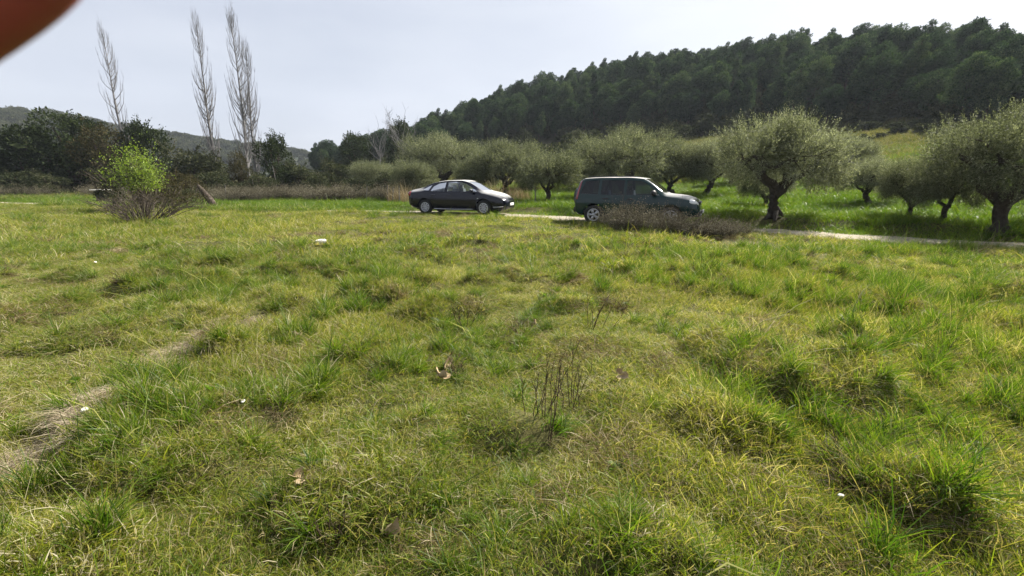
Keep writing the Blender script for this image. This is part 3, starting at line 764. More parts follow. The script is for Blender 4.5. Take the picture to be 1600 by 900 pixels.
for (x, y, r), z in zip(pts, fz):
    a = math.atan2(x, y); rb, rr = np.interp(a, AZT, RB), np.interp(a, AZT, RR); u = (r-rb)/(rr-rb)
    front, crest = u < .22, u > .72
    s = prnd.uniform(.52, .88)*(1.0 if not crest else prnd.uniform(.85, 1.12)); k = prnd.randrange(len(PK)); rz = prnd.uniform(-.45, .45)
    seen = azim(500) < a < azim(1640)
    if seen and n_single < 296 and (front or (prnd.random() < .9)):
        n_single += 1
        lab = ('dark pine at the foot of the wooded hillside' if front else 'dark green pine on the crest of the wooded hill' if crest else 'dark green pine halfway up the wooded hillside')
        grp = ('pines along the foot of the hill' if front else 'pines on the hill crest' if crest else 'pines on the hillside')
        put_tree('pine_tree', PK[k], (x, y, z-.2), rz, (s, s, s*prnd.uniform(.92, 1.1)), lab, grp)
    else: rest.append((x, y, z-.2, rz, s, k))
PSRC = []
for tr, cr in PK[:6]:
    me = cr.copy(); PSRC.append(source('pine', me))
rest = np.array(rest)
if len(rest):
    scatter('pine_wood', rest[:, :3], rest[:, 3], rest[:, 4], np.clip(rest[:, 5], 0, 5).astype(int), PSRC, 'dense dark pine wood filling the hill behind the outer pines', 'wood')

# --- scrub between grove and pines
SB = [bush_kind(301, 1.7, 2.6, 3600, .24, M['maquis'], 12, .5), bush_kind(302, 2.1, 2.4, 4000, .22, M['maquis'], 13, .45), bush_kind(303, 1.4, 3.3, 3600, .22, M['maquis'], 12, .5)]
cnt = 0
for q in range(500):
    u = prnd.uniform(500, 1180); a = azim(u); rb = np.interp(a, AZT, RB); r = prnd.uniform(62, rb+1)
    if u > 960 and r < 84: continue
    if prnd.random() < (u-500)/1400: continue
    x, y = math.sin(a)*r, math.cos(a)*r
    put_tree('scrub_bush', SB[prnd.randrange(3)], (x, y, float(height(x, y, False))-.1), prnd.uniform(0, 6.28), prnd.uniform(.7, 1.45), 'olive-brown scrub bush on the lower slope between grove and pines', 'scrub bushes on the lower slope', 'bush', ('stems', 'foliage'))
    cnt += 1
    if cnt >= 110: break
for q in range(30):                                            # dark low bushes on the open slope
    u = prnd.uniform(1300, 1560); a = azim(u); rb = np.interp(a, AZT, RB); r = prnd.uniform(rb-22, rb-1)
    x, y = math.sin(a)*r, math.cos(a)*r; s = prnd.uniform(.22, .6)
    put_tree('scrub_bush', SB[prnd.randrange(3)], (x, y, float(height(x, y, False))-.05), prnd.uniform(0, 6.28), (s*1.3, s*1.3, s*.8), 'low dark bush on the open grassy slope under the pines', 'low bushes on the open slope', 'bush', ('stems', 'foliage'))

# --- dark trees behind the track, away from the grove
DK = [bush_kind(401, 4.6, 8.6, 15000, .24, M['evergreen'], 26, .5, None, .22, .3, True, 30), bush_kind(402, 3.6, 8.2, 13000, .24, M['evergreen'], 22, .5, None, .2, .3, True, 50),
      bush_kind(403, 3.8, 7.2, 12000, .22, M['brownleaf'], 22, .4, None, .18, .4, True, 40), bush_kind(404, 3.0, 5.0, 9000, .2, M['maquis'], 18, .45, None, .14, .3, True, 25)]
def tree_px(name, kind, u, t, top_v, label, base_h, wscale=1.0, rz=0.0, group=None, cat='tree', parts=('trunk', 'crown')):
    x, y, z = at_depth(u, t)
    d = sight(u, top_v); H = CAM_H + d[2]*(y/d[1]) - z
    s = H/base_h
    return put_tree(name, kind, (x, y, z-.1), rz, (s*wscale, s*wscale, s), label, group, cat, parts)
tree_px('evergreen_tree', DK[0], 130, 52, 176, 'tall dark evergreen with a rounded top behind the pale slab', 8.6, 1.15, .4)
tree_px('evergreen_tree', DK[0], 62, 50, 195, 'dark evergreen merging with the tall one, at the meadow edge', 8.6, 1.2, 2.0)
tree_px('evergreen_tree', DK[1], -20, 48, 205, 'dark evergreen at the far end of the tree row, in front of distant hills', 8.2, 1.25, 1.0)
tree_px('brown_tree', DK[2], 180, 50, 196, 'brownish leafy tree next to the tall dark evergreen', 7.2, 1.0, .2)
tree_px('evergreen_tree', DK[1], 243, 52, 182, 'dark ragged-topped evergreen behind the bright green sapling', 8.2, .85, 3.0)
tree_px('scrub_tree', DK[3], 303, 50, 222, 'low dark scrub tree under the leaning poplar', 5.0, 1.1, .6)
tree_px('scrub_tree', DK[3], 335, 52, 235, 'low scrub tree between the leaning poplar and the poplar pair', 5.0, 1.1, 2.6)
tree_px('brown_tree', DK[2], 380, 47, 236, 'yellow-brown bush growing round the feet of the poplar pair', 7.2, .62, 1.6)
tree_px('evergreen_tree', DK[1], 436, 50, 202, 'dark evergreen with a loose uneven top beside the poplar pair', 8.2, .78, .9)
tree_px('grey_bush', DK[3], 470, 50, 250, 'grey-green bush beside the loose-topped evergreen', 5.0, 1.2, 0)
tree_px('grey_bush', DK[3], 525, 54, 246, 'broad grey-green bush before the first pines', 5.0, 1.3, 1.5)
tree_px('grey_bush', DK[3], 498, 44, 268, 'low rounded grey bush at the edge of the dry weeds', 5.0, 1.5, 2.5)
tree_px('evergreen_tree', DK[0], 562, 76, 208, 'large rounded dark tree at the foot of the pine wood', 8.6, .95, .5)
tree_px('evergreen_tree', DK[1], 632, 78, 182, 'upright dark tree under the bare twigs at the wood end', 8.2, .7, 1.5)
tree_px('brown_tree', DK[2], 285, 37, 268, 'brown-green thicket behind the tilted log', 7.2, 1.7, 2.2, None, 'bush')
for u, t, v in ((30, 44, 262), (85, 45, 268), (330, 44, 262), (410, 43, 268), (560, 42, 272), (605, 40, 268), (640, 38, 272)):
    tree_px('undergrowth_bush', DK[3], u, t, v, 'low brownish-green bush in front of the dark tree row', 5.0, 1.6, prnd.uniform(0, 6), 'low bushes before the tree row', 'bush', ('stems', 'foliage'))

# --- poplars
PO = [poplar_kind(501, 20, 2.0, 70), poplar_kind(502, 20, 1.7, 85), poplar_kind(503, 20, 2.1, 95)]
def poplar(u_foot, t, u_top, v_top, kind, label, wide=1.0):
    x, y, z = at_depth(u_foot, t); d = sight(u_top, v_top)
    top = np.array([0, 0, CAM_H]) + d*(y/d[1]); H = top[2]-z
    o = put_tree('poplar_tree', PO[kind], (x, y, z-.1), 0, (H/20*wide, H/20*wide, H/20), label, 'bare poplars behind the tree row', 'tree', ('trunk', 'branches'))
    o.rotation_euler = (0, math.atan2(top[0]-x, H), u_foot*.0)
    return o
poplar(207, 56, 158, 40, 0, 'bare poplar rising behind the tall dark evergreen', .8)
poplar(345, 54, 306, 24, 1, 'leaning bare poplar with a thin dark stem, standing alone', .8)
poplar(394, 52, 359, 12, 2, 'tallest bare poplar of the pair, over the yellow-brown bush', .78)
poplar(405, 54, 384, 66, 1, 'shorter bare poplar of the pair, over the yellow-brown bush', .9)
def bare_tree(seed, H):
    rng = np.random.default_rng(seed); tb, cb = MB(), MB()
    tb.tube(limb_path(rng, (0, 0, -.2), (0, 0, H*.55), 5, .05), np.linspace(.12, .06, 5), 6)
    for q in range(16):
        a = rng.uniform(0, 6.28); p = np.array([0, 0, H*rng.uniform(.3, .55)]); e = p + np.array([math.cos(a)*H*.2, math.sin(a)*H*.2, H*rng.uniform(.2, .45)])
        Q = limb_path(rng, p, e, 5, .15); cb.tube(Q, np.linspace(.035, .012, 5), 4, False)
        for s in range(9):
            i = rng.integers(1, 5); f = Q[i] + np.array([rng.normal()*.35, rng.normal()*.35, rng.uniform(.3, 1.0)]); cb.tube(limb_path(rng, Q[i], f, 3, .1), [.012, .01, .007], 3, False)
    return tb.mesh('bare_trunk', M['poplar'], True), cb.mesh('bare_branches', M['poplar'], True)
BT = bare_tree(9, 10)
tree_px('bare_tree', BT, 634, 60, 158, 'leafless thin-twigged tree in front of the upright dark tree', 10, 1.0, 0, None, 'tree', ('trunk', 'branches'))
tree_px('bare_tree', BT, 598, 62, 178, 'leafless tree beside the large rounded dark tree', 10, .9, 2, None, 'tree', ('trunk', 'branches'))

# --- undergrowth at the foot of the wood
ua = rng.uniform(azim(560), azim(1800), 900); ur = np.interp(ua, AZT, RB) + rng.uniform(.5, 26, 900); ux, uy = np.sin(ua)*ur, np.cos(ua)*ur
scatter('wood_undergrowth', np.stack([ux, uy, height(ux, uy, False)-.2], 1), rng.uniform(0, 6, 900), rng.uniform(.5, 1.1, 900), rng.integers(0, 2, 900), [source('under', SB[0][1]), source('under', SB[2][1])], 'dark shrubby undergrowth beneath the hillside pines', 'undergrowth')
# --- scrubby cover of the distant hills
fc = FAR_V[FAR_F].mean(1); q = rng.integers(0, len(fc), 2600); fp = fc[q] + rng.normal(0, 3.0, (2600, 3))*np.array([1, 1, .15])
FS = []
for b in SB[:2]:
    FS.append(source('far_bush', b[1]))
scatter('far_woods', fp, rng.uniform(0, 6, 2600), rng.uniform(1.4, 2.8, 2600), rng.integers(0, 2, 2600), FS, 'dark scrub woods covering the distant low hills', 'woods')

# ------------------------------------------------------------------ cars
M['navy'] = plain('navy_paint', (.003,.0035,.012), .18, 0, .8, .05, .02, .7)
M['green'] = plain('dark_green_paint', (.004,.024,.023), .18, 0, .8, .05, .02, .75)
M['plastic'] = plain('black_plastic', (.012,.012,.012), .55)
M['well'] = plain('wheel_well', (.006,.006,.006), .9)
M['rubber'] = plain('tyre_rubber', (.016,.016,.016), .8)
M['alloy'] = plain('silver_rim', (.50,.50,.52), .35, .6)
M['chrome'] = plain('chrome_strip', (.72,.72,.74), .15, 1)
M['seat'] = plain('grey_seat', (.12,.12,.125), .8)
M['cream'] = plain('light_headrest', (.35,.34,.33), .8)
M['glass'] = glass_mat('clear_tinted_glass', (.62,.68,.68))
M['privacy'] = glass_mat('dark_tinted_glass', (.12,.16,.20)); M['grey_glass'] = glass_mat('grey_tinted_glass', (.30,.35,.38))
M['lamp'] = plain('headlight_lens', (.66,.68,.66), .12, 0, 1, .6)
M['red'] = plain('red_tail_lens', (.22,.012,.012), .15, 0, 1)
M['plate'] = plain('white_number_plate', (.72,.72,.70), .4)

class Car:
    """body lofted along its length: ctrl rows x, z_low, z_belt, z_top, half width, half width at roof edge"""
    def __init__(s, ctrl, sub=5):
        C = np.array(ctrl, float); s.C = C
        xs = []
        for a, b in zip(C[:-1, 0], C[1:, 0]): xs += list(np.linspace(a, b, sub, endpoint=False))
        s.xs = np.array(xs + [C[-1, 0]])
    def par(s, x):
        C = s.C; i = int(np.clip(np.searchsorted(C[:, 0], x)-1, 0, len(C)-2))
        h = C[i+1, 0]-C[i, 0]; t = (x-C[i, 0])/h
        def tang(k):
            if k == 0 or k == len(C)-1: return np.zeros(6) if k == 0 else (C[k]-C[k-1])/(C[k, 0]-C[k-1, 0])
            a, b = (C[k]-C[k-1])/(C[k, 0]-C[k-1, 0]), (C[k+1]-C[k])/(C[k+1, 0]-C[k, 0])
            return np.where(a*b > 0, 2*a*b/(a+b+1e-12), 0)
        m0, m1 = tang(i)*h, tang(i+1)*h
        return (2*t**3-3*t*t+1)*C[i]+(t**3-2*t*t+t)*m0+(-2*t**3+3*t*t)*C[i+1]+(t**3-t*t)*m1
    def ring(s, x, inset=0.0, low=None):
        _, z0, zb, zt, w, wr = s.par(x)
        w, wr, zt = w-inset, wr-inset, zt-inset
        if low is not None: z0 = low
        g = zt-zb; e = min(.09, g*.35)
        return np.array([(0, z0), (w*.82, z0), (w*.955, z0+.06), (w*.992, z0+.3*(zb-z0)), (w, z0+.55*(zb-z0)), (w*.995, z0+.8*(zb-z0)), (w*.97, zb),
                         (w*.97+(wr-w*.97)*.30, zb+g*.30), (w*.97+(wr-w*.97)*.72, zb+(g-e)*.75), (wr, zt-e), (wr*.90, zt-e*.35), (wr*.62, zt-e*.08), (0, zt)])
    def side(s, x, z):
        r = s.ring(x)[2:11]; return float(np.interp(z, r[:, 1], r[:, 0]))
    def top(s, x, y):
        r = s.ring(x)[6:][::-1]; return float(np.interp(abs(y), r[:, 0], r[:, 1]))
    def loft(s, name, mat, xs=None, inset=0.0, low=None):
        xs = s.xs if xs is None else xs; mb = MB(); rows = []
        for x in xs:
            r = s.ring(x, inset, low); full = np.concatenate([r, (r*[-1, 1])[1:-1][::-1]])
            rows.append(np.column_stack([np.full(len(full), x), full]))
        k = len(rows[0]); V = np.concatenate(rows); n = len(rows)
        i, j = np.meshgrid(np.arange(n-1), np.arange(k), indexing='ij'); j2 = (j+1) % k
        F = np.stack([i*k+j, i*k+j2, (i+1)*k+j2, (i+1)*k+j], -1).reshape(-1, 4)
        mb.put(V, F); mb.f.setdefault(k, []).extend([np.arange(k)[None, ::-1], np.arange(k)[None]+(n-1)*k])
        me = mb.mesh(name, mat, True); return me

def prism(poly, y0, y1):
    n = len(poly); V = [(x, y0, z) for x, z in poly]+[(x, y1, z) for x, z in poly]; mb = MB()
    mb.put(V, np.array([[i, (i+1) % n, n+(i+1) % n, n+i] for i in range(n)]))
    mb.f.setdefault(n, []).extend([np.arange(n)[None, ::-1], np.arange(n)[None]+n]); return mb
def hexa(P8):
    mb = MB(); mb.put(P8, [[0,3,2,1],[4,5,6,7],[0,1,5,4],[1,2,6,5],[2,3,7,6],[3,0,4,7]]); return mb
def fix(me):
    import bmesh
    b = bmesh.new(); b.from_mesh(me); bmesh.ops.recalc_face_normals(b, faces=b.faces); b.to_mesh(me); b.free(); return me
def carve(me, cutters):
    o = bpy.data.objects.new('work', me); COL.objects.link(o); tmp = []
    for c in cutters:
        q = bpy.data.objects.new('cut', fix(c)); COL.objects.link(q); tmp.append(q)
        md = o.modifiers.new('b', 'BOOLEAN'); md.operation = 'DIFFERENCE'; md.solver = 'EXACT'; md.object = q
    dg = bpy.context.evaluated_depsgraph_get(); dg.update()
    out = bpy.data.meshes.new_from_object(o.evaluated_get(dg))
    for q in tmp+[o]: bpy.data.objects.remove(q)
    return out
def sharp_smooth(me, deg=32):
    me.polygons.foreach_set('use_smooth', np.ones(len(me.polygons), bool))
    try: me.set_sharp_from_angle(angle=R(deg))
    except Exception: pass
    return me

def pane(car, poly, sgn, mat, off=-.012, n=7):
    """curved glass in a side window: polygon in x, z laid on the body side"""
    P = np.array(poly, float); Q = []
    for a, b in zip(P, np.roll(P, -1, 0)): Q += [a+(b-a)*t for t in np.linspace(0, 1, n, endpoint=False)]
    Q = np.array(Q); c = Q.mean(0); rings = [c+(Q-c)*f for f in (.35, .7, 1.0)]
    f3 = lambda p: (p[0], sgn*(car.side(p[0], p[1])+off), p[1])
    V = [f3(c)] + [f3(p) for r in rings for p in r]; k = len(Q)
    T = [[0, 1+i, 1+(i+1) % k] for i in range(k)]; F = []
    for r in range(2): F += [[1+r*k+i, 1+(r+1)*k+i, 1+(r+1)*k+(i+1) % k, 1+r*k+(i+1) % k] for i in range(k)]
    return mesh_np('pane', np.array(V), [np.array(T), np.array(F)], mat, smooth=True)
def screen(car, x0, x1, h0, h1, mat, off=-.012):
    V = []; n, m = 8, 11
    for i in range(n):
        t = i/(n-1); x = x0+(x1-x0)*t; h = h0+(h1-h0)*t
        for j in range(m): y = -h+2*h*j/(m-1); V.append((x, y, car.top(x, y)+off))
    i, j = np.meshgrid(np.arange(n-1), np.arange(m-1), indexing='ij')
    return mesh_np('pane', np.array(V), np.stack([i*m+j, (i+1)*m+j, (i+1)*m+j+1, i*m+j+1], -1).reshape(-1, 4), mat, smooth=True)
def panel(car, poly_top, poly_bot, sgn, mat, off=.004, nz=7):
    """thin door or lamp skin lying proud of the body side; its rim is turned in so that a shut line shows"""
    T, B = np.array(poly_top, float), np.array(poly_bot, float); m = 12
    f = lambda P, t: np.array([np.interp(t, np.linspace(0, 1, len(P)), P[:, k]) for k in (0, 1)])
    V = []
    for i in range(nz):
        for j in range(m):
            t = j/(m-1); a, b = f(T, t), f(B, t); p = a+(b-a)*i/(nz-1)
            rim = i in (0, nz-1) or j in (0, m-1)
            V.append((p[0], sgn*(car.side(p[0], p[1])+(off if not rim else -.004)), p[1]))
    i, j = np.meshgrid(np.arange(nz-1), np.arange(m-1), indexing='ij')
    return mesh_np('panel', np.array(V), np.stack([i*m+j, (i+1)*m+j, (i+1)*m+j+1, i*m+j+1], -1).reshape(-1, 4), mat, smooth=True)

def tyre_mesh(r, w):
    mb = MB(); h = w/2
    mb.lathe([(r*.64, -h*.8), (r*.80, -h), (r*.94, -h*.95), (r, -h*.7), (r, h*.7), (r*.94, h*.95), (r*.80, h), (r*.64, h*.8), (r*.64, -h*.8)], 36)
    return mb.mesh('tyre', M['rubber'], True)
def rim_mesh(r, w, spokes, wide):
    mb = MB(); h = w/2
    mb.lathe([(r*.66, -h*.9), (r*.66, h*.85), (r*.62, h*.95), (r*.56, h*.9), (r*.55, h*.3)], 32)
    mb.lathe([(.001, h*1.02), (r*.12, h*1.02), (r*.17, h*.85), (r*.17, h*.2)], 16)
    for q in range(spokes):
        a = q*2*math.pi/spokes; ca, sa = math.cos(a), math.sin(a)
        P = []
        for rad, ww, y in ((r*.13, wide*.55, h*.88), (r*.58, wide, h*.80)):
            for s in (-1, 1):
                for d in (0, -.03): P.append((rad*ca-s*ww*sa, y+d, rad*sa+s*ww*ca))
        mb.put(P, [[0,2,6,4],[1,5,7,3],[0,4,5,1],[2,3,7,6],[0,1,3,2],[4,6,7,5]])
    return mb.mesh('rim', M['alloy'], False)
def disc_mesh(r, w):
    mb = MB(); mb.lathe([(.001, w*.1), (r*.63, w*.1), (r*.63, -w*.3), (.001, -w*.3)], 24); return mb.mesh('brake_disc', M['well'])
def ellipsoid(c, d, rot, mat, name='lens', n=14):
    a = np.linspace(0, np.pi, n); b = np.linspace(0, 2*np.pi, n*2, endpoint=False); k = n*2
    V = np.stack([np.outer(np.sin(a), np.cos(b)), np.outer(np.sin(a), np.sin(b)), np.outer(np.cos(a), np.ones(k))], -1).reshape(-1, 3)*np.array(d)/2
    V = V @ np.array(Euler(rot).to_matrix()).T + np.array(c)
    i, j = np.meshgrid(np.arange(n-1), np.arange(k), indexing='ij'); j2 = (j+1) % k
    return mesh_np(name, V, np.stack([i*k+j, (i+1)*k+j, (i+1)*k+j2, i*k+j2], -1).reshape(-1, 4), mat, smooth=True)
def boxm(name, c, d, mat, rot=None, bev=.012):
    import bmesh
    mb = MB(); mb.box((0, 0, 0), d); me = fix(mb.mesh(name, mat))
    b = bmesh.new(); b.from_mesh(me); bmesh.ops.bevel(b, geom=b.edges[:], offset=min(bev, min(d)*.3), segments=2, affect='EDGES', profile=.6); b.to_mesh(me); b.free()
    me.transform(Matrix.Translation(c) @ (Euler(rot).to_matrix().to_4x4() if rot else Matrix.Identity(4)))
    return sharp_smooth(me, 40)
def seat_mesh(x, y, z, mat):
    import bmesh
    mb = MB(); mb.box((x, y, z+.10), (.48, .46, .16)); mb.box((x-.27, y, z+.42), (.14, .46, .58), (0, -.22, 0)); return fix(mb.mesh('seat', mat))

def add_wheels(root, pos, r, w, spokes, wide, yhalf):
    ty, ri, di = tyre_mesh(r, w), rim_mesh(r, w, spokes, wide), disc_mesh(r, w)
    for x in pos:
        for s in (-1, 1):
            wh = add('wheel', ty, root, (x, s*(yhalf-w*.55), r), (0, 0, 0 if s > 0 else math.pi))
            add('rim', ri, wh); add('brake_disc', di, wh)

def build_saloon(loc, rz):
    root = empty('saloon_car', loc, rz); props(root, 'dark navy saloon car parked along the pale track', 'car')
    #        x      low  belt  top   w    wr
    car = Car([(-2.27, .46, .74, .86, .60, .50), (-2.22, .36, .86, 1.00, .74, .60), (-2.0, .27, .93, 1.07, .83, .64), (-1.62, .22, .95, 1.16, .865, .60),
               (-1.05, .19, .95, 1.375, .88, .58), (-.35, .18, .945, 1.465, .885, .60), (.25, .18, .93, 1.475, .885, .61), (.62, .18, .92, 1.40, .885, .62),
               (1.02, .18, .91, 1.19, .882, .66), (1.33, .19, .90, 1.015, .875, .70), (1.70, .20, .82, .945, .86, .68), (2.05, .21, .72, .83, .80, .62), (2.26, .24, .62, .70, .66, .50), (2.35, .32, .54, .60, .50, .38)], 4)
    body = car.loft('body', M['navy'])
    xs = np.linspace(-1.55, 1.28, 24); cabin = car.loft('cabin', M['well'], xs, .055, .36)
    hw = .885; rw, wbx = .315, (-1.38, 1.36)
    cut = [cabin]
    well = MB()
    for x in wbx:
        for s in (-1, 1): well.lathe([(.001, .53), (.37, .53), (.37, 1.1), (.001, 1.1)], 28, 'y', (x, 0, rw+.02)) if s > 0 else well.lathe([(.001, -1.1), (.37, -1.1), (.37, -.53), (.001, -.53)], 28, 'y', (x, 0, rw+.02))
    cut.append(well.mesh('w', M['well']))
    W = [[(-.32, .99), (-.32, 1.375), (.02, 1.40), (.30, 1.375), (.55, 1.30), (.93, 1.09), (1.06, .985)],
         [(-1.10, 1.02), (-1.0, 1.21), (-.76, 1.325), (-.42, 1.375), (-.42, .99), (-1.02, .995)],
         [(-1.55, 1.045), (-1.24, 1.21), (-1.10, 1.265), (-1.19, 1.035), (-1.22, 1.025)]]
    wm = MB()
    for p in W:
        q = prism(p, -1.2, 1.2); wm.put(np.concatenate(q.v), [np.concatenate(x) for x in q.f.values()])
    cut.append(wm.mesh('s', M['navy']))
    def screen_cut(xa, xb, ha, hb):
        za, zb = car.top(xa, 0), car.top(xb, 0); d = np.array([xb-xa, 0, zb-za]); nrm = np.array([-d[2], 0, d[0]]); nrm = nrm/np.linalg.norm(nrm)*(1 if d[0] > 0 else -1)
        lo = [np.array(p) for p in ((xa, -ha, za), (xa, ha, za), (xb, hb, zb), (xb, -hb, zb))]
        return hexa([p-nrm*.22 for p in lo]+[p+nrm*.16 for p in lo]).mesh('h', M['navy'])
    cut += [screen_cut(1.26, .60, .60, .50), screen_cut(-1.48, -.85, .46, .47)]
    b = sharp_smooth(carve(body, cut)); b.name = 'body'; add('body', b, root)
    for s in (-1, 1):
        for nm, p in zip(('window', 'window', 'window'), W): add(nm, pane(car, p, s, M['glass']), root)
        d1 = add('door', panel(car, [(-.36, .955), (.3, .945), (.95, .935), (1.05, .92)], [(-.36, .26), (.3, .255), (.84, .26), (.95, .36)], s, M['navy']), root)
        add('door_handle', boxm('door_handle', (-.16, s*(car.side(-.16, .82)+.018), .82), (.19, .03, .035), M['navy']), d1)
        d2 = add('door', panel(car, [(-1.2, .965), (-.8, .96), (-.38, .955)], [(-1.0, .55), (-.93, .30), (-.38, .26)], s, M['navy']), root)
        add('door_handle', boxm('door_handle', (-.95, s*(car.side(-.95, .84)+.018), .84), (.19, .03, .035), M['navy']), d2)
        add('sill_strip', panel(car, [(-.98, .262), (0, .252), (.93, .262)], [(-.98, .232), (0, .222), (.93, .232)], s, M['chrome'], .014, 4), root)
        mr = add('mirror', ellipsoid((.88, s*1.0, 1.02), (.15, .24, .16), (0, 0, s*.15), M['navy'], 'mirror'), root)
        add('mirror_arm', boxm('mirror_arm', (.90, s*.89, .985), (.07, .14, .04), M['plastic']), mr)
        add('headlight', ellipsoid((1.98, s*.60, .70), (.60, .32, .15), (0, .28, -s*.42), M['lamp'], 'headlight'), root)
        add('tail_light', ellipsoid((-2.14, s*.70, .86), (.22, .24, .24), (0, .2, s*.5), M['red'], 'tail_light'), root)
        add('indicator', boxm('indicator', (1.12, s*(car.side(1.12, .70)+.003), .70), (.06, .012, .025), M['lamp']), root)
        add('bumper_strip', panel(car, [(1.78, .36), (2.0, .37), (2.22, .39)], [(1.78, .335), (2.0, .345), (2.22, .365)], s, M['chrome'], .012, 4), root)
        for x, y in ((.22, .37), (-.68, .37)):
            st = add('seat', seat_mesh(x, s*y, .38, M['seat']), root); add('headrest', boxm('headrest', (x-.36, s*y, 1.17), (.10, .27, .17), M['cream'] if x > 0 else M['seat'], (0, -.2, 0), .03), st)
    add('windscreen', screen(car, 1.27, .60, .61, .51, M['glass']), root)
    add('rear_window', screen(car, -1.49, -.84, .47, .48, M['glass']), root)
    add('dashboard', boxm('dashboard', (1.0, 0, .88), (.40, 1.35, .16), M['plastic'], None, .04), root)
    st = MB(); a = np.linspace(0, 2*np.pi, 25); st.tube([(.62+.08*math.sin(t), .37+.18*math.cos(t), .95+.17*math.sin(t)) for t in a], .014, 6, False); st.tube([(.62, .37, .95), (.9, .37, .86)], .02, 6)
    add('steering_wheel', st.mesh('steering_wheel', M['plastic'], True), root)
    add('number_plate', boxm('number_plate', (2.37, 0, .46), (.02, .50, .11), M['plate']), root)
    add('grille', boxm('grille', (2.315, 0, .60), (.06, .62, .05), M['chrome']), root)
    add('bumper', boxm('bumper', (2.27, 0, .33), (.14, 1.05, .07), M['plastic'], None, .03), root)
    add('underbody', boxm('underbody', (0, 0, .27), (3.9, 1.1, .14), M['well']), root)
    add_wheels(root, wbx, rw, .20, 9, .034, .87)
    return root

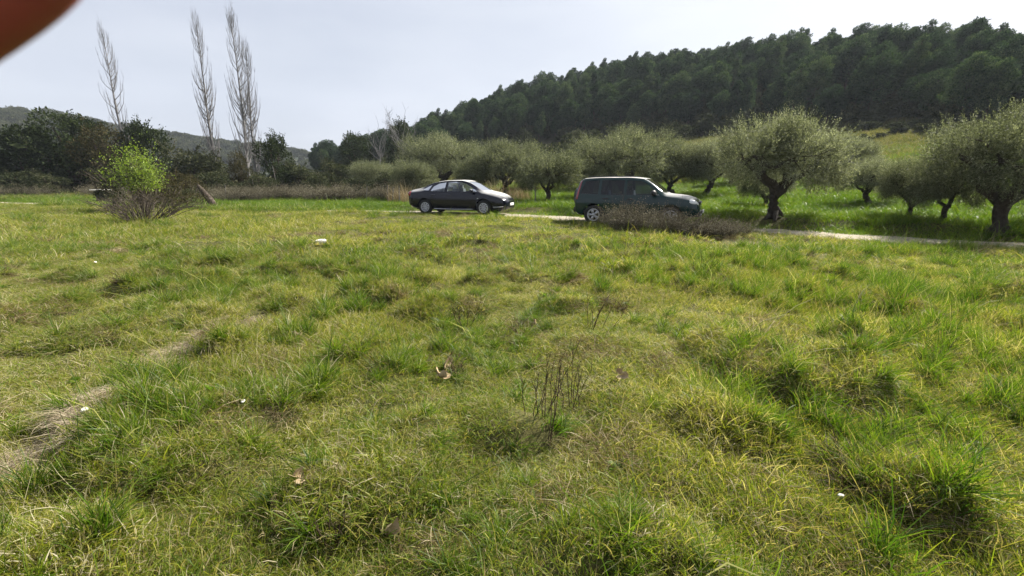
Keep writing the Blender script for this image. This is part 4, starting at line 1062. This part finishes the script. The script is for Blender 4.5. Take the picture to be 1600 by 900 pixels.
def build_offroader(loc, rz):
    root = empty('offroad_car', loc, rz); props(root, 'dark green tall estate car with a spare wheel on its tailgate', 'car')
    car = Car([(-2.02, .50, .98, 1.10, .78, .62), (-1.98, .40, 1.02, 1.36, .83, .63), (-1.90, .34, 1.03, 1.56, .86, .63), (-1.74, .32, 1.03, 1.665, .875, .645), (-1.0, .30, 1.03, 1.70, .885, .67), (-.2, .29, 1.02, 1.70, .888, .68),
               (.34, .29, 1.01, 1.66, .888, .68), (.55, .29, 1.01, 1.56, .888, .69), (.95, .29, 1.005, 1.27, .885, .72), (1.14, .30, 1.0, 1.125, .88, .74), (1.55, .32, .96, 1.08, .875, .73), (1.92, .34, .88, 1.0, .85, .69), (2.10, .36, .78, .88, .79, .62), (2.20, .40, .62, .70, .70, .52)], 4)
    body = car.loft('body', M['green'])
    cabin = car.loft('cabin', M['well'], np.linspace(-1.84, 1.08, 24), .06, .42)
    rw, wbx = .345, (-1.30, 1.32); well = MB()
    for x in wbx:
        well.lathe([(.001, .53), (.405, .53), (.405, 1.1), (.001, 1.1)], 28, 'y', (x, 0, rw+.02)); well.lathe([(.001, -1.1), (.405, -1.1), (.405, -.53), (.001, -.53)], 28, 'y', (x, 0, rw+.02))
    W = [[(-.18, 1.07), (-.18, 1.575), (.28, 1.56), (.42, 1.50), (.82, 1.20), (.93, 1.07)], [(-1.06, 1.075), (-1.06, 1.585), (-.27, 1.58), (-.27, 1.07)], [(-1.82, 1.10), (-1.66, 1.56), (-1.16, 1.585), (-1.16, 1.08)]]
    wm = MB()
    for p in W:
        q = prism(p, -1.2, 1.2); wm.put(np.concatenate(q.v), [np.concatenate(x) for x in q.f.values()])
    xa, xb, ha, hb = 1.06, .42, .66, .58; za, zb = car.top(xa, 0), car.top(xb, 0); d = np.array([xb-xa, 0, zb-za]); nrm = np.array([d[2], 0, -d[0]]); nrm /= np.linalg.norm(nrm)
    lo = [np.array(p) for p in ((xa, -ha, za), (xa, ha, za), (xb, hb, zb), (xb, -hb, zb))]
    b = sharp_smooth(carve(body, [cabin, well.mesh('w', M['well']), wm.mesh('s', M['green']), hexa([p-nrm*.2 for p in lo]+[p+nrm*.2 for p in lo]).mesh('h', M['green'])])); add('body', b, root)
    for s in (-1, 1):
        for q, p in enumerate(W): add('window', pane(car, p, s, M['grey_glass'] if q == 0 else M['privacy']), root)
        d1 = add('door', panel(car, [(-.22, 1.035), (.4, 1.025), (.98, 1.02)], [(-.22, .42), (.4, .42), (.86, .42)], s, M['green']), root)
        add('door_handle', boxm('door_handle', (-.02, s*(car.side(-.02, .93)+.018), .93), (.2, .032, .04), M['plastic']), d1)
        d2 = add('door', panel(car, [(-1.10, 1.04), (-.24, 1.035)], [(-.86, .46), (-.24, .42)], s, M['green']), root)
        add('door_handle', boxm('door_handle', (-.88, s*(car.side(-.88, .94)+.018), .94), (.2, .032, .04), M['plastic']), d2)
        add('sill_cladding', panel(car, [(-.88, .40), (.9, .40)], [(-.84, .31), (.86, .31)], s, M['plastic'], .016, 4), root)
        mr = add('mirror', ellipsoid((.76, s*1.03, 1.15), (.17, .26, .20), (0, 0, s*.15), M['plastic'], 'mirror'), root)
        add('mirror_arm', boxm('mirror_arm', (.79, s*.90, 1.10), (.08, .16, .05), M['plastic']), mr)
        add('headlight', ellipsoid((1.95, s*.66, .82), (.44, .34, .24), (0, .30, -s*.5), M['lamp'], 'headlight'), root)
        add('tail_light', panel(car, [(-1.86, 1.56), (-1.80, 1.60)], [(-1.99, .88), (-1.90, .88)], s, M['red'], .014, 12), root)
        add('fog_lamp', ellipsoid((2.17, s*.52, .50), (.08, .17, .09), (0, 0, 0), M['lamp'], 'fog_lamp'), root)
        add('roof_rail', boxm('roof_rail', (-.75, s*.57, 1.715), (1.7, .03, .03), M['plastic']), root)
        for x in (.1, -.82):
            st = add('seat', seat_mesh(x, s*.37, .50, M['seat']), root); add('headrest', boxm('headrest', (x-.36, s*.37, 1.30), (.10, .27, .17), M['seat'], (0, -.2, 0), .03), st)
    add('windscreen', screen(car, 1.07, .42, .67, .59, M['glass']), root)
    add('dashboard', boxm('dashboard', (.86, 0, 1.0), (.36, 1.4, .16), M['plastic'], None, .04), root)
    st = MB(); a = np.linspace(0, 2*np.pi, 25); st.tube([(.5+.08*math.sin(t), .37+.18*math.cos(t), 1.06+.17*math.sin(t)) for t in a], .014, 6, False); st.tube([(.5, .37, 1.06), (.78, .37, .98)], .02, 6)
    add('steering_wheel', st.mesh('steering_wheel', M['plastic'], True), root)
    add('grille', boxm('grille', (2.13, 0, .80), (.10, .72, .15), M['plastic'], (0, .25, 0), .03), root)
    add('grille_bar', boxm('grille_bar', (2.19, 0, .81), (.03, .50, .035), M['chrome'], (0, .25, 0)), root)
    add('bumper', boxm('bumper', (2.10, 0, .46), (.28, 1.46, .20), M['plastic'], None, .06), root)
    add('bumper_guard', boxm('bumper_guard', (2.235, 0, .42), (.05, 1.15, .07), M['chrome'], None, .02), root)
    add('bumper', boxm('bumper', (-1.98, 0, .52), (.20, 1.56, .20), M['plastic'], None, .06), root)
    add('number_plate', boxm('number_plate', (2.27, 0, .53), (.02, .50, .11), M['plate']), root)
    sw = add('spare_wheel', tyre_mesh(.34, .22), root, (-2.13, .08, .95), (0, 0, R(90)))
    cv = MB(); cv.lathe([(.001, .125), (.30, .12), (.345, .085), (.35, .0)], 32); add('spare_cover', cv.mesh('spare_cover', M['plastic'], True), sw)
    add('underbody', boxm('underbody', (0, 0, .38), (3.7, 1.1, .16), M['well']), root)
    add_wheels(root, wbx, rw, .21, 5, .055, .875)
    return root

def on_track(u, off):
    """point of the track centre line on column u, moved off metres towards the meadow, with the track's heading there"""
    P = smooth_path(ROAD, 40); d = P[:, 0]/P[:, 1]-(u-800)/FPX/1.01; k = int(np.argmin(np.abs(np.where(P[:, 1] > 3, d, 9))))
    t = unit(P[k+1]-P[k-1]); n = np.array([t[1], -t[0]])
    p = P[k]+n*off; return p[0], p[1], math.atan2(t[1], t[0])
cx, cy, ch = on_track(727, .35)
build_saloon((cx, cy, float(height(cx, cy, False))+.03), R(-17)).scale = (1.03, 1.03, 1.03)
cx, cy, ch = on_track(1000, .55)
build_offroader((cx, cy, float(height(cx, cy, False))+.03), R(-26)).scale = (1.03, 1.03, 1.0)

# ------------------------------------------------------------------ shrubs, weeds and small things of the meadow
def twiggy(seed, W, H, nst, nsub, r0, mat, flare=1.0, leafmat=None, nleaf=0, lsize=.03, arch=.25):
    """bare branching stems fanning out of one foot; optionally small leaves or seed heads at the tips"""
    rng = np.random.default_rng(seed); tb = MB(); tips = []
    for q in range(nst):
        a = rng.uniform(0, 6.28); f = math.sqrt(rng.uniform(0, 1))
        p = np.array([math.cos(a)*W*.25*f, math.sin(a)*W*.25*f, -.05]); h = H*rng.uniform(.55, 1.0)*(1.1-.35*f)
        e = p + np.array([math.cos(a)*W*.75*f*flare, math.sin(a)*W*.75*f*flare, h])
        k = 6; t = np.linspace(0, 1, k)[:, None]
        P = p + (e-p)*t + np.array([0, 0, arch*h])*(t*(1-t)) + rng.normal(0, .035*H, (k, 3))*t
        tb.tube(P, np.linspace(r0, r0*.3, k), 4, False)
        for s in range(nsub):
            i = rng.integers(1, k); d = unit(P[i]-P[i-1]+rng.normal(0, .5, 3)*np.array([1, 1, .6])*.25*H)
            L = H*rng.uniform(.12, .38); Q = limb_path(rng, P[i], P[i]+d*L, 4, .12); tb.tube(Q, np.linspace(r0*.45, r0*.15, 4), 3, False); tips += [Q[2], Q[3]]
        tips.append(P[-1])
    tips = np.array(tips); tips = tips[tips[:, 2] > .38*H]; a = tb.mesh('stems', mat, True)
    if not nleaf: return a, None
    B = tips[rng.integers(0, len(tips), nleaf)] + rng.normal(0, lsize*1.3, (nleaf, 3))
    V, F = leaves(B, unit(rng.normal(size=(nleaf, 3))+[0, 0, .6]), unit(rng.normal(size=(nleaf, 3))), lsize*rng.uniform(.6, 1.4, nleaf), lsize*.45*rng.uniform(.6, 1.4, nleaf), .1)
    return a, mesh_np('tips', V, F, leafmat, np.repeat(rng.beta(2, 2, nleaf), 4))

x, y, z = ground_at(226, 349)
ka = twiggy(601, 1.8, 1.3, 85, 9, .018, M['twig'], 1.15, M['brownleaf'], 1500, .05, .5)
put_tree('bare_shrub', ka, (x, y, z), .4, 1.0, 'low bare brown shrub of arching twigs in the meadow before the bright green sapling', None, 'shrub', ('stems', 'foliage'))
x, y, z = at_depth(222, 23.5)
kb = twiggy(602, .85, 3.1, 46, 12, .018, M['twig'], .72, M['fresh'], 4600, .10, .1)
put_tree('sapling', kb, (x, y, z), 0, 1.0, 'bright yellow-green leafing sapling behind the bare brown shrub', None, 'sapling', ('stems', 'foliage'))
x, y, z = at_depth(178, 24.5)
kc = bush_kind(603, .9, 2.0, 2400, .10, M['maquis'], 12, .35, M['twig'], .03, .5, True, 25)
put_tree('grey_shrub', kc, (x, y, z), 0, 1.0, 'grey-green feathery shrub leaning beside the bright sapling', None, 'shrub', ('stems', 'foliage'))
kt = [bush_kind(604, 1.5, 1.6, 3200, .09, M['brownleaf'], 14, .4, M['twig'], .03, .4, True, 20), bush_kind(605, 1.3, 1.3, 2600, .08, M['maquis'], 12, .4, M['twig'], .03, .4, True, 15)]
for u, t, s, k, lab in ((262, 25.5, 1.1, 0, 'brown leafy thicket between the sapling and the tilted log'), (292, 27, 1.0, 1, 'green-brown bramble mound right beside the tilted log'), (240, 27.5, 1.25, 1, 'dull green bramble mound behind the sapling')):
    x, y, z = at_depth(u, t); put_tree('bramble_bush', kt[k], (x, y, z-.05), u, s, lab, None, 'bush', ('stems', 'foliage'))

# dry weeds in front of the green car
x, y, z = ground_at(1010, 366)
kd = [twiggy(611, 1.25, 1.0, 300, 7, .0065, M['dryweed'], 1.0, M['dryweed'], 3800, .042, .1), twiggy(612, 1.0, .72, 240, 7, .006, M['dryweed'], 1.1, M['dryweed'], 3400, .04, .1)]
for u, v, s, k, lab in ((985, 362, .88, 0, 'tall dry brown weed clump hiding the rear wheel of the green car'), (1045, 367, .74, 0, 'dense dry brown weed clump before the doors of the green car'), (1095, 370, .86, 1, 'low dry weed clump before the headlight of the green car'), (1138, 373, .7, 1, 'lowest dry weed clump at the end of the heap beyond the green car')):
    x, y, z = ground_at(u, v); put_tree('dry_weed_clump', kd[k], (x, y, z-.02), u*.7, s, lab, None, 'weeds', ('stems', 'seed_heads'))
# belt of dry weeds between track and tree row
kw = [twiggy(613, 1.5, 1.15, 90, 6, .011, M['dryweed'], 1.1, M['dryweed'], 1500, .06, .1), twiggy(614, 1.3, .9, 80, 6, .010, M['dryweed'], 1.1, M['dryweed'], 1300, .06, .1)]
for q in range(64):
    u = prnd.uniform(335, 640) if q < 44 else prnd.uniform(-20, 340); t = prnd.uniform(33, 40) if u > 335 else prnd.uniform(41, 45)
    x, y, z = at_depth(u, t); put_tree('dry_weed_clump', kw[q % 2], (x, y, z-.02), q, prnd.uniform(.7, 1.25), 'brown dry weed clump in the belt before the dark tree row', 'dry weeds before the tree row', 'weeds', ('stems', 'seed_heads'))

# dry reeds behind the cars
def reed_kind(seed, n, W, H):
    rng = np.random.default_rng(seed); V, F, rv = blades(rng, n, W, H, .3, .018, .18, .25, (.05, 0), .6)
    return mesh_np('reed_leaves', V, F, M['straw'], rv)
kr = [reed_kind(621, 260, .75, 1.15), reed_kind(622, 240, .65, .95)]
for u, t, s in ((620, 30, .8), (634, 30, .8), (772, 28, .75), (806, 27, .7), (818, 27.5, .65)):
    x, y, z = at_depth(u, t); o = add('dry_reed_clump', kr[int(u) % 2], None, (x, y, z), (0, 0, u), s)
    props(o, 'straw-coloured dry reed clump behind the dark saloon', 'reeds', 'dry reeds behind the saloon')

# stalks
def stalk_kind(seed, n, H, W, lean, r=.0035):
    rng = np.random.default_rng(seed); mb = MB()
    for q in range(n):
        p = np.array([rng.normal()*W*.3, rng.normal()*W*.3, -.03]); h = H*rng.uniform(.55, 1.0)
        e = p + np.array([lean*h+rng.normal()*W*.6, rng.normal()*W*.4, h]); P = limb_path(rng, p, e, 6, .035); mb.tube(P, np.linspace(r, r*.4, 6), 4, False)
        for s in range(4):
            i = rng.integers(3, 6); d = unit(np.array([rng.normal()*.3, rng.normal()*.3, 1])); mb.tube([P[i], P[i]+d*h*.10, P[i]+d*h*.2+rng.normal(size=3)*.01], [r*.5, r*.4, r*.25], 3, False)
    return mb.mesh('stalks', M['stalk'], True)
M['stalk'] = rough_mat('dark_stalk', (.028,.018,.012), (.075,.05,.032), 12, .9, .2)
for (u, v, n, H, W, ln, lab) in ((862, 700, 3, .66, .05, .06, 'tall dark brown dead stalks rising from the grass tussock'), (838, 672, 8, .50, .12, .10, 'cluster of thin dark dead stalks beside the tallest ones'), (890, 640, 7, .48, .14, .12, 'thin brown dead stalks behind the tallest ones'),
                                  (750, 425, 2, .75, .05, .02, 'single thin dark stem standing in the middle of the meadow'), (930, 520, 9, .50, .16, .1, 'faint dead stalks behind the dark stalk cluster'), (722, 512, 8, .40, .14, .12, 'low cluster of dark grass stalks near the fallen leaves'), (1090, 440, 9, .55, .2, .3, 'brown stalks blown over to one side in the far meadow'), (968, 362, 16, 1.35, .35, .05, 'thin upright dry stems sticking out of the weeds before the green car'), (1030, 366, 14, 1.05, .4, .08, 'loose dry stems standing out of the weeds below the green car windows'), (523, 860, 6, .30, .05, -.05, 'short dark stalks among the grass beside a fallen leaf')):
    x, y, z = ground_at(u, v); props(add('dead_stalks', stalk_kind(int(u), n, H, W, ln), None, (x, y, z)), lab, 'weed')

# fallen leaves, pale stones and scraps
M['deadleaf'] = rough_mat('dead_leaf', (.17,.105,.055), (.36,.27,.16), 14, .8, .4, (.55,.46,.32), 'Object', .004)
M['stone'] = rough_mat('pale_stone', (.48,.46,.42), (.66,.64,.60), 9, .85, .4, (.78,.76,.73))
def curled_leaf(seed, s):
    rng = np.random.default_rng(seed); n = 15; a = np.linspace(-2.75, 2.75, n)
    lobes = .55+.45*np.abs(np.cos(a*1.36)); rad = s*.5*lobes*(1-.12*np.abs(a)/2.75)*rng.uniform(.9, 1.1, n)
    rings = []
    for f in (.4, .75, 1.0):
        x, y = rad*f*np.cos(a), rad*f*np.sin(a); z = (y*y*3.2+np.maximum(x, 0)**2*2.2)/s*.8 + rng.normal(0, s*.09, n)*f; rings.append(np.column_stack([x, y, z]))
    V = np.concatenate([[[0, 0, 0]]]+rings); T = [[0, 1+i, 2+i] for i in range(n-1)]; F = []
    for r in range(2): F += [[1+r*n+i, 1+(r+1)*n+i, 2+(r+1)*n+i, 2+r*n+i] for i in range(n-1)]
    me = mesh_np('leaf_blade', V, [np.array(T), np.array(F)], M['deadleaf'], smooth=True)
    st = MB(); st.tube([(0, 0, 0), (-s*.35, .005, s*.08), (-s*.7, .02, s*.16)], [.002, .0018, .0015], 5); return me, st.mesh('leaf_stem', M['deadleaf'])
for q, (u, v, s, lift, lab) in enumerate(((672, 570, .085, .08, None), (706, 565, .09, .08, None), (697, 583, .12, .08, 'darker crumpled fallen leaf in the middle of the leaf cluster'), (692, 602, .12, .08, 'largest pale fallen leaf of the cluster in the open grass'), (466, 528, .10, .06, 'dark fallen leaf lying alone near the worn grass line'),
                                     (836, 510, .11, .08, 'fallen leaf caught in grass behind the dead stalks'), (968, 604, .10, .09, 'purplish-brown fallen leaf on the far side of the dead stalks'), (474, 788, .085, .08, 'pale pinkish dry leaf standing upright in the grass'), (428, 800, .08, .05, 'small brown leaf beside the upright pale one'), (610, 845, .13, .06, 'large brown crumpled leaf with pale torn edges'), (345, 440, .12, .05, 'brown leaf far out near the dark tussock'))):
    x, y, z = ground_at(u, v); me, st = curled_leaf(700+q, s*1.15)
    o = empty('fallen_leaf', (x, y, z+lift*.5), q*1.3); o.rotation_euler = (prnd.uniform(.5, 1.0), prnd.uniform(-.4, .4), q*1.1-.5)
    props(o, lab or 'small pale fallen leaf at the top of the leaf cluster', 'leaf', 'fallen leaves in the grass'); add('leaf_blade', me, o); add('leaf_stem', st, o)
def rock_mesh(seed, d, mat):
    me = ellipsoid((0, 0, 0), d, (0, 0, 0), mat, 'rock', 8); rng = np.random.default_rng(seed); n = len(me.vertices); co = np.empty(n*3, np.float32); me.vertices.foreach_get('co', co); co = co.reshape(-1, 3)
    nn = vnoise(co[:, 0]*14+seed, co[:, 1]*14+co[:, 2]*9, seed); co *= (1+.5*nn)[:, None]; co[:, 2] = np.clip(co[:, 2], -d[2]*.5, d[2]*.32); me.vertices.foreach_set('co', co.ravel()); me.update(); return sharp_smooth(me, 25)
x, y, z = ground_at(501, 390); props(add('pale_stone', rock_mesh(3, (.27, .16, .16), M['stone']), None, (x, y, z+.10), (.1, -.15, .2)), 'white angular stone lying alone in the open meadow', 'stone')
for u, v, s, lab in ((117, 650, .07, 'flat white stone by the dark hollow beside the worn line'), (140, 672, .055, 'small white stone on the worn line'), (385, 662, .04, 'tiny white scrap upright in the grass'), (1310, 790, .03, 'tiny white scrap between green tufts'), (150, 415, .08, 'pale stone in the straw grass far out')):
    x, y, z = ground_at(u, v); props(add('pale_stone', rock_mesh(int(u), (s, s*.6, s*.5), M['stone']), None, (x, y, z+.05), (0, 0, u)), lab, 'stone')

# tilted log and the slab
x, y, z = at_depth(321, 28)
M['log'] = rough_mat('broken_wood', (.02,.015,.012), (.06,.047,.036), 10, .95, .9, (.20,.17,.14), 'Object', .05)
lg = MB(); rngl = np.random.default_rng(8); P = np.array([(.42, 0, -.05), (.25, .02, .22), (.05, 0, .52), (-.18, 0, .85), (-.36, .02, 1.12)]); lg.tube(P, [.19, .20, .17, .14, .07], 10)
o = empty('tilted_log', (x, y, z+.25), 0, 1.05); props(o, 'short broken dark log standing tilted in the grass before the thicket', 'log'); add('wood', lg.mesh('wood', M['log'], True), o)
sp = MB()
for q in range(9):
    t = rngl.uniform(.1, .95); p = np.array([.42-.78*t, -.16+.06*t, 1.15*t]); sp.tube([p, p+np.array([rngl.uniform(-.05, .16), -.07, rngl.uniform(.0, .16)])], [.045, .012], 5)
add('splinters', sp.mesh('splinters', M['log'], False), o)
x, y, z = at_depth(160, 33)
o = empty('stone_slab', (x, y, z)); props(o, 'pale flat slab resting on a dark block at the meadow edge', 'slab')
add('slab', boxm('slab', (0, 0, .98), (1.1, .7, .07), M['stone']), o); add('support', boxm('support', (0, 0, .45), (.62, .4, .98), rough_mat('dark_block', (.03,.028,.025), (.08,.075,.07), 6), None, .02), o)

# fence stakes in the reeds
for u, t, h in ((606, 30, 1.25), (613, 29.5, 1.15), (624, 29, 1.2), (572, 33, 1.2), (837, 25, .9), (436, 45, 3.0), (398, 42, 1.8), (352, 36, 1.3)):
    x, y, z = at_depth(u, t); mb = MB(); mb.tube([(0, 0, -.1), (.02, 0, h*.5), (.05, .01, h)], [.035, .032, .026], 7)
    props(add('wooden_stake', mb.mesh('wooden_stake', GBARK, True), None, (x, y, z), (prnd.uniform(-.06, .06), prnd.uniform(-.12, .12), 0)), 'thin grey wooden stake standing among the weeds', 'stake', 'wooden stakes beyond the track')

# taller verge that hides the track where it runs low
X = rngS.uniform(-31, -9.8, 900); sdv = rngS.uniform(1.15, 2.4, 900); Yv = np.interp(X, ROADP[:, 0], ROADP[:, 1]) - sdv*1.05
scatter('verge_grass', np.stack([X, Yv, height(X, Yv)], 1), rngS.uniform(-1, 1, 900), rngS.uniform(.9, 1.5, 900), rngS.integers(0, 5, 900), SRC['fartuft'], 'taller green grass along the near verge of the pale track', 'grass')

# ------------------------------------------------------------------ the photographer's hand: one fingertip strays in front of the lens
def build_hand():
    m, n, l = mat_new('skin'); p = n.new('ShaderNodeBsdfPrincipled'); p.inputs['Roughness'].default_value = .5
    r = ramp(n, [(.3, (.22,.045,.048)), (.7, (.29,.065,.066))]); l.new(noise(n, l, 180, 4, n.new('ShaderNodeTexCoord').outputs['Object']), r.inputs[0]); l.new(r.outputs[0], p.inputs['Base Color'])
    p.inputs['Subsurface Weight'].default_value = .35; p.inputs['Subsurface Radius'].default_value = (1, .3, .15); p.inputs['Subsurface Scale'].default_value = .006
    o_ = n.new('ShaderNodeOutputMaterial'); l.new(p.outputs[0], o_.inputs[0])
    cx_, cu_, cf_ = np.array([1.0, 0, 0]), np.array([0, sp_, cp_]), np.array([0, cp_, -sp_])     # right, up, forward of the phone
    C0 = np.array([0, 0, CAM_H])
    def P(u, v, d): return C0 + (cx_*(u-800)/FPX + cu_*(450-v)/FPX + cf_)*d
    D = .050; rad = .0078; off = rad/D*FPX + 24                       # finger edge crosses (0, 82) and (125, 0)
    ex, ey = 125/149.5, -82/149.5; nx, ny = ey, -ex               # along the edge, and outwards from the picture
    q = lambda s, dd=0.0, extra=0.0: P(0+ex*s+nx*(off+extra), 82+ey*s+ny*(off+extra), D+dd)
    verts, rads, edges = [], [], []
    def chain(pts, rr, root=None):
        k0 = len(verts)
        for i, (a, b) in enumerate(zip(pts, rr)):
            verts.append(a); rads.append(b)
            if i or root is not None: edges.append((root if i == 0 else k0+i-1, k0+i))
        return k0
    # index finger: tip to knuckle
    idx = [q(215, 0, 22), q(150, 0, 4), q(60), q(-60), q(-180, 0, 8), q(-330, 0, 34), q(-480, -.004, 60), q(-640, -.010, 60), q(-900, -.016, 30)]
    rr = [.0052, .0070, rad, rad, .0082, .0080, .0084, .0092, .0105]
    base = len(verts); chain(idx, rr)
    kn = base+len(idx)-1; K = idx[-1]
    along = unit(idx[-1]-idx[-2]); side = -cf_*.9 - cu_*.2; side = unit(side)
    wrist = K + along*.085 + side*.030
    w = len(verts); verts.append(K + along*.045 + side*.022); rads.append(.021); edges.append((kn, w))
    w2 = len(verts); verts.append(wrist); rads.append(.024); edges.append((w, w2))
    w3 = len(verts); verts.append(wrist+along*.09); rads.append(.027); edges.append((w2, w3))
    for k, (ln, rd) in enumerate(((.044, .0086), (.041, .0082), (.033, .0072))):     # middle, ring and little finger, curled beside the phone
        a0 = K + along*.004*(k+1) + side*.021*(k+1); bend = unit(-along*.8 - cu_*.6)
        chain([a0, a0-along*ln*.8, a0-along*ln*1.35+bend*ln*.3, a0-along*ln*1.5-cu_*ln*.75], [rd*1.15, rd, rd*.92, rd*.75], w)
    tb = verts[w] + cu_*-.012
    chain([tb-along*.012-cu_*.022, tb-along*.040-cu_*.030, tb-along*.066-cu_*.026], [.0125, .0105, .0080], w)
    me = bpy.data.meshes.new('hand'); me.from_pydata([tuple(v) for v in verts], edges, []); o = add('hand', me)
    md = o.modifiers.new('skin', 'SKIN'); md.use_smooth_shade = True
    for i, sv in enumerate(me.skin_vertices[0].data): sv.radius = (rads[i], rads[i]); sv.use_root = (i == w)
    sb = o.modifiers.new('sub', 'SUBSURF'); sb.levels = 2; sb.render_levels = 2
    dg = bpy.context.evaluated_depsgraph_get(); dg.update(); out = bpy.data.meshes.new_from_object(o.evaluated_get(dg))
    o.modifiers.clear(); o.data = out; out.materials.clear(); out.materials.append(m)
    out.polygons.foreach_set('use_smooth', np.ones(len(out.polygons), bool))
    props(o, 'blurred reddish-brown fingertip straying close in front of the lens', 'hand')
    t = unit(idx[0]-idx[2]); up = unit(-cf_*.3+cu_); nl = ellipsoid((0, 0, 0), (.012, .010, .003), (0, 0, 0), plain('nail', (.5,.28,.22), .3), 'fingernail', 8)
    no = add('fingernail', nl, o); M3 = Matrix((Vector(t), Vector(np.cross(up, t)), Vector(up))).transposed(); no.rotation_euler = M3.to_euler(); no.location = Vector(idx[1] + up*.0062 + t*.001)
build_hand()

# ------------------------------------------------------------------ thin haze over the valley
M['haze'], n_, l_ = mat_new('valley_haze')
pv = n_.new('ShaderNodeVolumePrincipled'); pv.inputs['Color'].default_value = (.80, .88, 1.0, 1); pv.inputs['Density'].default_value = .00022; pv.inputs['Anisotropy'].default_value = .2
l_.new(pv.outputs[0], n_.new('ShaderNodeOutputMaterial').inputs['Volume'])
hz = MB(); hz.box((0, 0, 48), (1120, 1120, 110)); props(add('haze', hz.mesh('haze', M['haze'])), 'thin bluish haze hanging over the whole valley', 'haze', kind='stuff')
